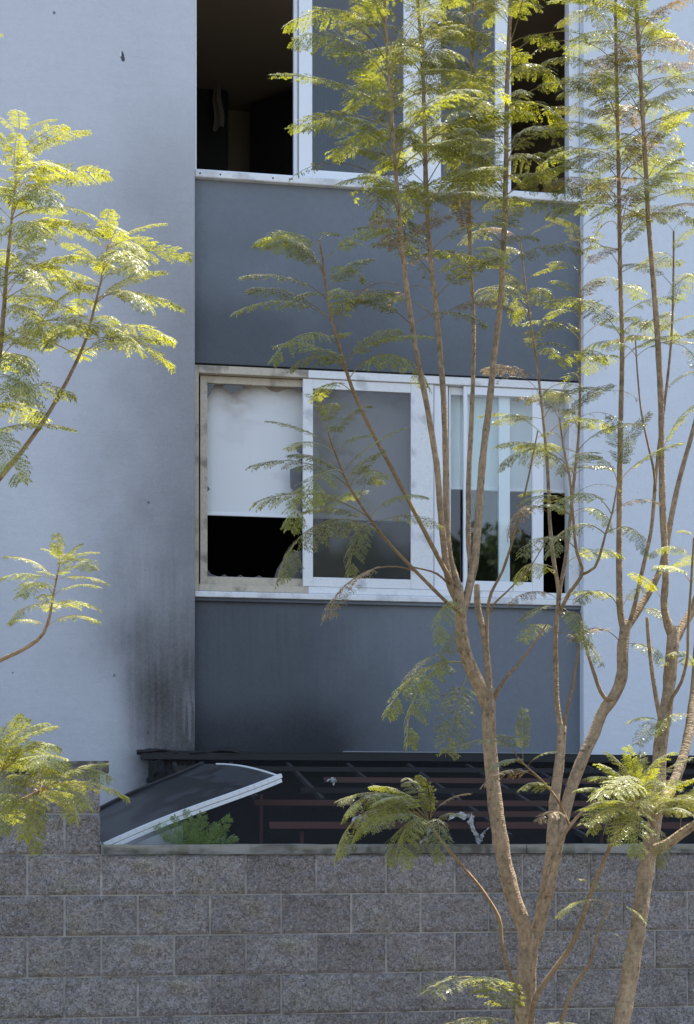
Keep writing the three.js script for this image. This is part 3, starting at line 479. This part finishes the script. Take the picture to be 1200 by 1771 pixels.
{ // --- the forked tree in front of the windows
  const base = at(900, 2033, 4.6); base.y = 0;
  const T = new Tree('jacaranda_tree', 'forked slender tree with feathery leaves in front of the windows', base, 900);
  const mid = ['green'], low = ['green', 'green', 'green', 'green', 'dry'], brown = ['green', 'green', 'green', 'green', 'green', 'dry', 'green', 'green'];
  T.stem('trunk', zs([[898, 2045], [903, 1900], [907, 1771], [910, 1690], [916, 1612]], 4.6), 50, 46);
  T.stem('branch', zs([[912, 1650], [908, 1608], [893, 1570], [874, 1500], [862, 1430], [852, 1350], [846, 1270], [844, 1190]], 4.6, 4.65), 40, 32);
  T.stem('branch', zs([[846, 1225], [826, 1180], [808, 1140], [798, 1095], [795, 1050], [791, 1015]], 4.63, 4.75), 34, 26);
  const S1 = T.stem('branch', zs([[792, 1040], [779, 1015], [768, 946], [761, 875], [755, 804], [739, 705], [722, 620], [705, 510], [695, 430], [690, 370], [683, 280], [676, 180], [668, 60], [662, -60], [655, -200]], 4.72, 5.1), 18, 5);
  const S2 = T.stem('branch', zs([[795, 1060], [792, 1015], [777, 960], [772, 875], [771, 790], [768, 705], [762, 620], [757, 560], [745, 450], [738, 350], [735, 250], [730, 100], [722, 0], [716, -150], [712, -260]], 4.75, 4.6), 19, 5);
  const S4 = T.stem('branch', zs([[797, 1065], [808, 1030], [822, 960], [827, 903], [834, 804], [847, 691], [854, 620], [866, 520], [872, 400], [875, 300], [877, 150], [883, 0], [889, -150], [893, -300]], 4.74, 4.55), 22, 6);
  const S3 = T.stem('branch', zs([[818, 990], [811, 950], [810, 903], [811, 818], [815, 733], [818, 657], [819, 560], [813, 430], [812, 300], [815, 150], [818, 0], [821, -200]], 4.72, 4.35), 15, 5);
  T.stem('branch', zs([[846, 1215], [845, 1170], [837, 1100], [826, 1046], [825, 1012]], 4.6, 4.5), 18, 14);
  const tw1 = T.stem('branch', zs([[847, 1190], [842, 1085], [848, 1030], [870, 985], [896, 900], [915, 820], [930, 745]], 4.58, 4.45), 9, 3, mTwig);
  T.stem('branch', zs([[848, 1060], [852, 1047], [880, 1020], [917, 980], [950, 925]], 4.58, 4.7), 6, 2, mTwig);
  const tw3 = T.stem('branch', zs([[848, 1225], [868, 1182], [895, 1150], [917, 1122], [945, 1080]], 4.65, 4.8), 10, 4, mTwig);
  const B1 = T.stem('branch', zs([[783, 1010], [765, 977], [742, 934], [717, 886], [680, 815], [640, 740], [611, 677], [597, 635], [587, 600], [575, 557], [568, 520], [561, 480], [558, 450], [552, 415]], 4.78, 5.15), 12, 4, mTwig);
  const B2 = T.stem('branch', zs([[790, 1055], [771, 1040], [711, 980], [673, 940], [640, 897], [607, 847], [593, 817], [577, 777], [567, 748]], 4.75, 5.2), 9, 3.5, mTwig);
  T.stem('branch', zs([[780, 1015], [755, 992], [711, 980]], 4.75, 4.9), 6, 4, mTwig);
  // right hand stem
  T.stem('branch', zs([[912, 1650], [930, 1607], [945, 1535], [953, 1480], [956, 1425], [960, 1375], [968, 1313], [972, 1255]], 4.6, 4.5), 34, 20);
  const R1 = T.stem('branch', zs([[972, 1275], [963, 1215], [961, 1150], [961, 1096], [965, 1046], [966, 1022], [956, 960], [950, 889], [948, 832], [943, 762], [935, 685], [926, 613], [917, 556], [908, 490], [900, 420]], 4.5, 4.3), 14, 3);
  const R1b = T.stem('branch', zs([[966, 1045], [970, 1010], [977, 974], [987, 889], [994, 818], [1000, 762], [1003, 677], [1003, 560], [1003, 470], [1002, 400]], 4.45, 4.2), 10, 4);
  const R1c = T.stem('branch', zs([[966, 1062], [985, 1025], [1007, 991], [997, 952], [990, 881], [985, 825], [975, 777], [968, 728]], 4.45, 4.6), 10, 4);
  const R1d = T.stem('branch', zs([[1003, 995], [1027, 983], [1038, 958], [1047, 924], [1058, 890], [1068, 838]], 4.48, 4.7), 8, 4);
  const R1e = T.stem('branch', zs([[972, 1275], [981, 1225], [990, 1190], [1000, 1120], [1004, 1060]], 4.5, 4.6), 9, 3, mTwig);
  T.stem('branch', zs([[945, 1550], [962, 1467], [973, 1420], [987, 1367], [1007, 1313], [1027, 1270], [1043, 1230], [1062, 1205], [1075, 1170], [1077, 1117], [1083, 1075]], 4.58, 4.3), 30, 25);
  const R2 = T.stem('branch', zs([[1081, 1100], [1073, 1060], [1071, 1015], [1071, 900], [1073, 750], [1076, 600], [1073, 500], [1070, 300], [1066, 120], [1064, -60], [1062, -240]], 4.3, 4.5), 17, 5);
  const R3 = T.stem('branch', zs([[1083, 1088], [1106, 1052], [1129, 1012], [1146, 975], [1160, 900], [1175, 830], [1198, 745], [1216, 670], [1225, 560]], 4.3, 4.0), 19, 7);
  const R4 = T.stem('branch', zs([[1086, 1085], [1097, 1050], [1110, 990], [1126, 918], [1134, 825], [1140, 768], [1151, 684], [1160, 599], [1164, 514], [1165, 400]], 4.3, 4.5), 11, 4);
  const R5 = T.stem('branch', zs([[1134, 850], [1130, 810], [1122, 775], [1109, 712], [1102, 640], [1099, 590]], 4.4, 4.6), 6, 3, mTwig);
  const R6 = T.stem('branch', zs([[1062, 1212], [1044, 1205], [1025, 1158], [1010, 1104], [1004, 1060]], 4.4, 4.6), 12, 4);
  const R7 = T.stem('branch', zs([[925, 1610], [937, 1547], [957, 1480], [977, 1440], [1003, 1408], [1030, 1385]], 4.7, 5.0), 14, 6);
  const R8 = T.stem('branch', zs([[985, 1428], [965, 1385], [940, 1353], [912, 1327], [895, 1310]], 4.9, 5.1), 7, 3, mTwig);
  // low branch towards the yard and thin suckers at the foot
  const K = T.stem('branch', zs([[900, 1720], [880, 1680], [868, 1631], [864, 1591], [835, 1541], [785, 1481], [760, 1450], [742, 1424]], 4.65, 4.9), 9, 7, mTwig);
  T.stem('sucker', zs([[915, 1800], [927, 1726], [990, 1631], [1025, 1536], [1052, 1471], [1066, 1440]], 4.7, 4.9), 14, 8, mTwig);
  const K2 = T.stem('sucker', zs([[930, 1850], [970, 1768], [992, 1705], [1012, 1680], [1024, 1655], [1034, 1610], [1055, 1566]], 4.75, 4.95), 10, 4, mTwig);
  // fronds: upright shoots
  const topk = ['green'];
  T.shoot(S1, 0.55, 0.93, 0.095, 0.56, topk, { pairs: 4 }); T.shoot(S2, 0.53, 0.93, 0.105, 0.48, topk, { pairs: 4 }); T.shoot(S3, 0.55, 0.94, 0.11, 0.46, mid, { pairs: 3 }); T.shoot(S4, 0.53, 0.91, 0.11, 0.48, ['green'], { pairs: 3 });
  for (const [st, a, b] of [[S1, 0.40, 0.55], [S2, 0.38, 0.53], [S3, 0.40, 0.55], [S4, 0.40, 0.53], [R2, 0.36, 0.53]]) T.shoot(st, a, b, 0.12, 0.44, low);
  T.shoot(B1, 0.58, 1, 0.085, 0.44, ['green'], { elev: 0.2 }); T.shoot(B2, 0.55, 1, 0.12, 0.38, ['green'], { elev: 0.15 });
  T.shoot(R1, 0.60, 1, 0.10, 0.38, brown); T.shoot(R1b, 0.35, 1, 0.12, 0.36, brown); T.shoot(R1c, 0.5, 1, 0.11, 0.36, brown);
  T.shoot(R2, 0.52, 0.93, 0.095, 0.46, brown, { pairs: 4 }); T.shoot(R4, 0.72, 1, 0.14, 0.34, ['green']); T.shoot(R5, 0.9, 1, 0.1, 0.28, ['green']);
  for (const a of [[597, 635, 470, 600, -0.05], [611, 650, 500, 640, 0.2], [575, 557, 405, 540, 0.05], [568, 520, 418, 478, -0.1], [561, 480, 440, 420, 0.1], [600, 640, 690, 570, 0.2], [575, 557, 680, 505, 0.1], [590, 610, 470, 625, 0.25]]) T.frond(...a, 'green');
  for (const a of [[640, 897, 440, 870, 0.1], [607, 847, 432, 806, 0.05], [577, 777, 460, 728, 0.0], [593, 817, 700, 740, 0.1], [640, 897, 740, 860, 0.1], [577, 777, 640, 700, 0.1], [567, 748, 530, 680, 0.1], [607, 847, 660, 780, 0.35], [593, 817, 500, 915, 0.3], [673, 940, 480, 1000, 0.3]]) T.frond(...a, 'green');
  T.frond(650, 905, 605, 995, 0.25, 'green', 3); T.frond(717, 985, 560, 1075, 0.3, 'dry', 6);
  for (const a of [[742, 1424, 585, 1385, 0.1, 'green', 1], [742, 1424, 580, 1480, 0.25, 'green', 7], [742, 1424, 700, 1500, 0.3, 'green', 7], [745, 1426, 700, 1345, -0.2, 'green', 3], [742, 1424, 640, 1360, -0.1, 'green', 1], [742, 1424, 815, 1372, 0.1, 'dry', 6], [750, 1436, 795, 1410, 0.2, 'green', 1], [742, 1424, 640, 1435, 0.3, 'green', 4], [742, 1424, 760, 1490, 0.35, 'green', 3], [742, 1424, 595, 1410, 0.2, 'green', 7], [742, 1424, 610, 1450, 0.05, 'green', 7], [742, 1424, 670, 1495, 0.2, 'green', 7], [742, 1424, 725, 1340, 0.1, 'green', 7], [742, 1424, 655, 1385, 0.35, 'green', 4], [745, 1428, 715, 1480, 0.15, 'green', 4]]) T.frond(...a);
  for (const a of [[810, 1150, 668, 1238, 0.2, 'green', 1], [810, 1150, 705, 1290, 0.3, 'green', 3], [805, 1130, 690, 1195, 0.1, 'green', 6], [798, 1095, 765, 1150, 0.2, 'green', 3], [812, 1160, 770, 1310, 0.3, 'green', 6], [795, 1050, 757, 1110, 0.25, 'green', 7]]) T.frond(...a);
  for (const a of [[895, 1310, 800, 1290, 0.1, 'green', 1], [905, 1320, 905, 1225, -0.05, 'green', 2], [940, 1353, 835, 1358, 0.15, 'dry', 1], [912, 1327, 960, 1300, 0.1, 'green', 0], [895, 1310, 865, 1270, 0.2, 'green', 4], [912, 1327, 850, 1330, 0.3, 'green', 2], [965, 1385, 900, 1365, 0.2, 'green', 1], [985, 1425, 930, 1420, 0.2, 'dry', 1]]) T.frond(...a);
  for (const a of [[966, 1050, 900, 1075, 0.2], [966, 1040, 880, 1045, 0.1], [966, 1050, 1020, 1120, 0.3], [966, 1040, 1050, 1030, 0.2], [970, 1010, 890, 1010, 0.25], [961, 1096, 900, 1110, 0.25], [961, 1096, 1040, 1150, 0.25], [950, 889, 880, 930, 0.2], [987, 889, 1060, 920, 0.25], [977, 974, 1075, 960, 0.3], [997, 952, 900, 965, 0.3], [990, 881, 900, 870, 0.2]]) T.frond(...a, brown[Math.floor(T.rng() * 8)]);
  for (const a of [[1068, 838, 1122, 715, 0.1, 'green', 0], [1068, 838, 1180, 765, 0.1, 'green', 2], [1068, 838, 1000, 790, 0.2, 'green', 1], [1068, 838, 1060, 720, -0.1, 'green', 4], [1058, 890, 960, 880, 0.3, 'green', 1], [1047, 924, 1120, 960, 0.3, 'green', 3], [1047, 924, 950, 960, 0.3, 'green', 1], [1058, 890, 1140, 870, 0.1, 'dry', 1], [968, 728, 1060, 665, 0.1, 'green', 2], [968, 728, 890, 690, 0.1, 'dry', 1], [968, 728, 1000, 640, 0, 'green', 0], [985, 825, 860, 770, 0.1, 'green', 1]]) T.frond(...a);
  for (const a of [[1073, 1060, 1130, 1010, 0.2, 'green', 1], [1077, 1117, 1150, 1150, 0.3, 'green', 0], [1073, 1060, 1000, 1040, 0.3, 'green', 1], [1077, 1117, 990, 1110, 0.3, 'dry', 6], [1106, 1052, 1160, 1075, 0.25, 'green', 2], [1129, 1012, 1200, 970, 0.2, 'green', 4], [1160, 599, 1210, 660, 0.2, 'green', 6], [1099, 590, 1040, 560, 0, 'green', 2], [1099, 590, 1150, 545, 0, 'green', 0]]) T.frond(...a);
  for (const a of [[1055, 1566, 960, 1590, 0.1, 'green', 6], [1055, 1566, 1000, 1520, 0, 'green', 6], [1055, 1566, 1120, 1600, 0.1, 'green', 6], [1034, 1610, 1100, 1650, 0.1, 'green', 6]]) T.frond(...a);
  for (const a of [[905, 1760, 735, 1720, 0.5, 'green', 6], [905, 1790, 740, 1790, 0.5, 'green', 2], [905, 1790, 830, 1690, 0.5, 'green', 4], [905, 1800, 1010, 1790, 0.4, 'green', 6]]) T.frond(...a);
  T.finish();
}
{ // --- the leaning tree at the right
  const base = at(1045, 2010, 4.9); base.y = 0;
  const T = new Tree('jacaranda_tree', 'leaning tree with a bright sunlit leaf tuft on its trunk above the wall', base, 950), br = ['green', 'green', 'green', 'dry', 'green', 'green', 'green'];
  T.sunAgeMix = [0.45, 0.8];  // more yellow leaves, partly painting the sun on its low tuft
  T.stem('trunk', zs([[1040, 2030], [1058, 1850], [1075, 1768], [1095, 1650], [1107, 1580], [1116, 1513], [1124, 1463], [1132, 1420], [1139, 1350], [1141, 1300], [1148, 1250], [1155, 1205], [1160, 1150], [1165, 1085]], 4.9, 4.5), 42, 28);
  const L1 = T.stem('branch', zs([[1165, 1110], [1155, 1080], [1148, 1046], [1151, 1000], [1146, 881], [1144, 782], [1143, 698], [1137, 585], [1130, 490], [1122, 390], [1115, 260], [1107, 120], [1100, 0], [1094, -150], [1090, -260]], 4.5, 4.75), 19, 6);
  T.stem('branch', zs([[1166, 1112], [1179, 1085], [1196, 1058], [1214, 1000], [1226, 900]], 4.5, 4.4), 22, 15);
  const R0 = T.stem('branch', zs([[1126, 1470], [1150, 1462], [1177, 1443], [1203, 1425], [1240, 1400]], 4.85, 5.0), 26, 18);
  T.stem('branch', zs([[1137, 1400], [1162, 1362], [1184, 1300], [1195, 1240], [1202, 1180], [1210, 1080], [1228, 950]], 4.8, 4.3), 26, 16);
  T.stem('branch', zs([[1147, 1260], [1140, 1235], [1129, 1171], [1121, 1100], [1119, 1068]], 4.6, 4.7), 12, 8);
  const W1 = T.stem('branch', zs([[1155, 1235], [1163, 1205], [1176, 1185], [1188, 1140], [1190, 1085], [1195, 1010], [1200, 930]], 4.6, 4.8), 9, 5, mTwig);
  const N = T.stem('branch', zs([[1124, 1440], [1128, 1425], [1118, 1412], [1105, 1400]], 4.95, 5.2), 9, 6, mTwig);
  T.shoot(L1, 0.54, 0.94, 0.095, 0.44, br, { pairs: 4 }); T.shoot(W1, 0.75, 1, 0.14, 0.3, ['green']);
  for (const a of [[1106, 1400, 1000, 1400, 0.1], [1106, 1400, 1015, 1345, 0.1], [1106, 1400, 1050, 1300, 0.0], [1106, 1402, 1020, 1440, 0.2], [1106, 1400, 1110, 1300, -0.1], [1106, 1400, 1195, 1310, 0], [1106, 1400, 1060, 1460, 0.3], [1106, 1400, 1150, 1360, 0.3], [1124, 1430, 1200, 1390, 0.2], [1124, 1430, 1145, 1500, 0.25], [1106, 1400, 1075, 1350, 0.35], [1106, 1400, 1030, 1380, 0.35], [1106, 1400, 1130, 1330, 0.25], [1124, 1440, 1175, 1350, 0.3], [1106, 1400, 998, 1365, 0.2], [1106, 1400, 1035, 1320, 0.2], [1106, 1400, 1010, 1425, 0.3], [1106, 1400, 1085, 1290, 0.1], [1106, 1400, 1165, 1300, 0.15], [1124, 1430, 1205, 1345, 0.1], [1106, 1400, 1055, 1375, 0.5], [1106, 1402, 1100, 1480, 0.35], [1106, 1400, 1045, 1440, 0.1]]) T.frond(...a, 'green');
  T.shoot(N, 0.3, 1, 0.03, 0.34, ['green'], { pairs: 3 });
  for (const a of [[1203, 1425, 1230, 1330, 0.1], [1177, 1443, 1210, 1360, 0.2], [1195, 1240, 1130, 1270, 0.2], [1202, 1180, 1160, 1130, 0.2]]) T.frond(...a, 'green');
  for (const a of [[1148, 1250, 1085, 1250, 0.1, 'green', 4], [1148, 1250, 1100, 1290, 0.2, 'green', 6], [1148, 1046, 1090, 990, 0.1, 'green', 2], [1151, 1000, 1210, 960, 0.1, 'green', 1], [1144, 782, 1200, 700, 0.1, 'green', 2], [1143, 698, 1205, 640, 0.1, 'green', 0], [1137, 585, 1200, 545, 0.1, 'green', 0], [1137, 585, 1080, 550, 0.1, 'green', 1]]) T.frond(...a);
}
{ // --- the tree reaching in from the left
  const base = at(-190, 1990, 5.3); base.y = 0;
  const T = new Tree('jacaranda_tree', 'tree with sunlit yellow green feathery leaves reaching over the tall end of the wall', base, 980), lit = ['green'];
  T.sunAgeMix = [0.72, 1]; T.broad = true;  // mostly yellow leaves: sunlight on this crown partly put into their colour
  T.stem('trunk', zs([[-190, 2000], [-180, 1700], [-165, 1450], [-150, 1250], [-140, 1050], [-128, 880]], 5.3), 48, 30);
  const A = T.stem('branch', zs([[-135, 960], [-80, 850], [-30, 740], [-5, 640], [6, 540], [12, 460], [20, 380], [28, 300], [33, 236]], 5.3, 5.4), 18, 2);
  const B = T.stem('branch', zs([[-140, 1060], [-60, 900], [0, 826], [38, 780], [80, 720], [115, 660], [148, 588], [166, 520], [180, 462], [186, 425]], 5.3, 5.2), 15, 2.5);
  const C = T.stem('branch', zs([[-150, 1260], [-70, 1180], [0, 1142], [42, 1122], [72, 1100], [85, 1070], [90, 1040], [97, 1005], [103, 975]], 5.3, 5.4), 13, 3);
  const D = T.stem('branch', zs([[-165, 1460], [-90, 1440], [-10, 1408], [30, 1388], [58, 1374], [72, 1368]], 5.3, 5.5), 12, 7);
  const E = T.stem('branch', zs([[-150, 1330], [-80, 1340], [-30, 1345], [5, 1335]], 5.3, 5.4), 10, 6);
  T.stem('leader', zs([[-130, 900], [-120, 700], [-105, 450], [-95, 200], [-85, 0]], 5.3, 5.2), 26, 10);
  for (const a of [[33, 240, 97, 206, 0, 'green', 5], [33, 240, -20, 195, 0, 'green', 5], [30, 290, 152, 226, 0.05, 'green', 2], [33, 240, 30, 190, 0.2, 'green', 0], [25, 330, 186, 300, 0.1, 'green', 2], [20, 380, 162, 372, 0.1, 'green', 0], [16, 420, 175, 400, 0.15, 'green', 0], [12, 460, 135, 500, 0.2, 'green', 1], [9, 500, 75, 492, 0.4, 'green', 1], [8, 520, 130, 440, 0.3, 'green', 2], [6, 540, 68, 575, 0.3, 'green', 1], [2, 600, 60, 600, 0.3, 'green', 0], [0, 640, 55, 640, 0.3, 'green', 1], [-5, 650, 72, 720, 0.2, 'green', 3], [25, 330, -60, 310, 0.2, 'green', 0], [20, 380, 60, 300, 0.4, 'green', 0], [20, 380, 90, 350, 0.5, 'green', 4], [15, 430, 60, 410, 0.5, 'green', 4], [12, 460, -60, 440, 0.3, 'green', 2], [-5, 640, 40, 680, 0.4, 'green', 1], [-30, 740, 35, 830, 0.3, 'green', 3], [25, 330, 110, 290, 0.45, 'green', 2]]) T.frond(...a);
  for (const a of [[186, 430, 285, 386, 0.05, 'green', 2], [180, 462, 328, 441, 0.05, 'green', 0], [166, 520, 316, 532, 0.1, 'green', 2], [148, 588, 300, 632, 0.1, 'green', 3], [166, 525, 258, 535, 0.35, 'green', 1], [150, 580, 235, 600, 0.35, 'green', 0], [186, 430, 180, 380, -0.1, 'green', 5], [186, 430, 120, 395, -0.05, 'green', 2], [184, 440, 245, 440, 0.3, 'green', 4], [180, 462, 235, 470, 0.45, 'green', 4], [180, 462, 75, 455, 0.1, 'green', 0], [170, 500, 80, 545, 0.15, 'green', 0], [148, 588, 78, 600, 0.2, 'green', 1], [186, 430, 205, 395, 0.3, 'green', 0]]) T.frond(...a);
  for (const a of [[103, 975, 98, 922, 0.15, 'green', 5], [103, 975, 170, 955, 0.05, 'green', 2], [97, 1005, 187, 1010, 0.1, 'green', 2], [88, 1055, 167, 1052, 0.2, 'green', 6], [88, 1050, 15, 1078, 0.1, 'green', 1], [97, 1005, 8, 962, 0.0, 'green', 0], [97, 1005, -15, 1005, 0.1, 'green', 2], [100, 990, 140, 940, 0.1, 'green', 2], [103, 975, 75, 950, -0.1, 'green', 0], [92, 1030, 35, 1030, 0.3, 'green', 4], [103, 975, 160, 985, 0.3, 'green', 2]]) T.frond(...a);
  for (const a of [[72, 1368, 60, 1475, 0.15, 'green', 5], [72, 1368, 220, 1378, 0.1, 'green', 0], [65, 1370, 185, 1320, 0.0, 'green', 2], [58, 1374, 92, 1330, 0.45, 'green', 4], [60, 1372, 20, 1340, 0.2, 'green', 2], [5, 1335, 45, 1243, 0.1, 'green', 0], [5, 1335, 95, 1255, 0.0, 'green', 4], [5, 1335, 110, 1310, 0.15, 'green', 0], [5, 1335, -20, 1260, 0.2, 'green', 0], [5, 1335, 20, 1400, 0.3, 'green', 1], [5, 1335, 75, 1285, 0.2, 'green', 2], [65, 1370, 130, 1420, 0.25, 'green', 1], [30, 1388, 5, 1440, 0.3, 'green', 1], [72, 1368, 190, 1345, 0.25, 'green', 7], [72, 1368, 150, 1395, 0.3, 'green', 7], [5, 1335, 75, 1250, 0.2, 'green', 7], [5, 1335, 100, 1290, 0.25, 'green', 7], [5, 1335, 30, 1235, 0.15, 'green', 4], [65, 1370, 75, 1320, 0.5, 'green', 7], [72, 1368, 40, 1450, 0.25, 'green', 7], [30, 1388, 100, 1345, 0.3, 'green', 4]]) T.frond(...a);
  T.shoot(A, 0.3, 0.95, 0.085, 0.42, lit, { pairs: 3 }); T.shoot(B, 0.72, 0.99, 0.085, 0.36, lit, { pairs: 3 }); T.shoot(C, 0.72, 1, 0.07, 0.24, lit); T.shoot(D, 0.6, 0.98, 0.10, 0.34, lit, { pairs: 3, elev: 0.05 }); T.shoot(E, 0.6, 1, 0.09, 0.32, lit, { pairs: 3 }); T.shoot(T.stems[6], 0.5, 1, 0.22, 0.42, ['green']);
}
{ // --- fern behind the coping
  const b = at(338, 1490, 3.04), t = thing('fern', 'small green fern growing behind the wall coping under the fallen panel', 'fern', b.toArray()), rng = rngOf(31);
  const g = leaf(0.14, 0.215, 0.035, 0.45);
  for (const [tx, ty, dz, v] of [[300, 1412, 0.05, 5], [322, 1400, 0.0, 2], [398, 1412, 0.02, 2], [410, 1448, 0.1, 1], [285, 1445, 0.08, 1], [350, 1405, 0.05, 0], [375, 1425, 0.1, 4], [330, 1440, 0.12, 4], [365, 1455, 0.12, 3], [270, 1425, -0.02, 6], [345, 1432, -0.05, 2]]) {
    const m = part('frond', FR[v], g, t), d = at(tx, ty, 3.04 + dz).sub(b), L = d.length(); d.normalize(); const z = d.clone().cross(new THREE.Vector3(0, 0.4, 1)).normalize(), y = z.clone().cross(d); m.matrix.makeBasis(d, y, z); m.quaternion.setFromRotationMatrix(m.matrix); m.rotateX((rng() - 0.5) * 0.8); m.scale.setScalar(L);
  }
}
{ // --- trees across the street, behind the photographer: the clear panes mirror them
  const rng = rngOf(5), clump = []; const quad = (p, d, w, n) => { const s2 = d.clone().cross(n).normalize().multiplyScalar(w); const e = p.clone().add(d), m = p.clone().addScaledVector(d, 0.5); clump.push(...p.toArray(), ...m.clone().add(s2).toArray(), ...e.toArray(), ...p.toArray(), ...e.toArray(), ...m.sub(s2).toArray()); };
  const rv = () => new THREE.Vector3(rng() - 0.5, rng() - 0.5, rng() - 0.5); for (let i = 0; i < 16; i++) quad(rv().multiplyScalar(0.35), rv().normalize().multiplyScalar(0.16), 0.04, rv().normalize());
  const g = new THREE.BufferGeometry(); g.setAttribute('position', new THREE.Float32BufferAttribute(clump, 3)); g.computeVertexNormals(); const lm = phy(0.07, 0.1, 0.03, 1, { transmission: 0.35 });
  for (const [x, z, h] of [[-3.5, 21, 7.2], [1.5, 22, 8], [6.2, 20.5, 7.6], [10.6, 21.5, 8.2], [15, 21, 7.4]]) {
    const t = thing('street_tree', 'leafy street tree across the road, mirrored in the window panes', 'tree', [x, 0, z], 'street trees opposite the building');
    part('trunk', tube([new THREE.Vector3(0, -0.05, 0), new THREE.Vector3(0.05, h * 0.3, 0.04), new THREE.Vector3(-0.05, h * 0.7, 0)], [0.16, 0.12, 0.05], 0.2, 10, 0.08, 3), mBark, t);
    for (let k = 0; k < 5; k++) { const a = k * 1.3 + x; part('limb', tube([new THREE.Vector3(0, h * (0.32 + 0.05 * k), 0), new THREE.Vector3(Math.cos(a) * 0.8, h * (0.5 + 0.05 * k), Math.sin(a) * 0.8), new THREE.Vector3(Math.cos(a) * 1.7, h * (0.6 + 0.06 * k), Math.sin(a) * 1.7)], [0.07, 0.05, 0.02], 0.2, 7, 0.08, 5), mBark, t); }
    const n = 1500, c = shade(new THREE.InstancedMesh(g, lm, n)); c.name = 'crown'; c.userData.kind = 'stuff'; const mt = new THREE.Matrix4(), qt = new THREE.Quaternion();
    const lobes = Array.from({ length: 9 }, () => [new THREE.Vector3((rng() - 0.5) * 3.2, h * 0.66 + (rng() - 0.5) * h * 0.42, (rng() - 0.5) * 3), 0.7 + 0.7 * rng()]);
    for (let i = 0; i < n; i++) { const [o, r] = lobes[i % 9]; const p = rv().normalize().multiplyScalar(r * Math.pow(rng(), 0.4)).add(o); qt.setFromEuler(new THREE.Euler(rng() * 6, rng() * 6, rng() * 6)); mt.compose(p, qt, new THREE.Vector3(1, 1, 1).multiplyScalar(0.8 + 0.6 * rng())); c.setMatrixAt(i, mt); }
    t.add(c);
  }
}
renderer.render(scene, camera);
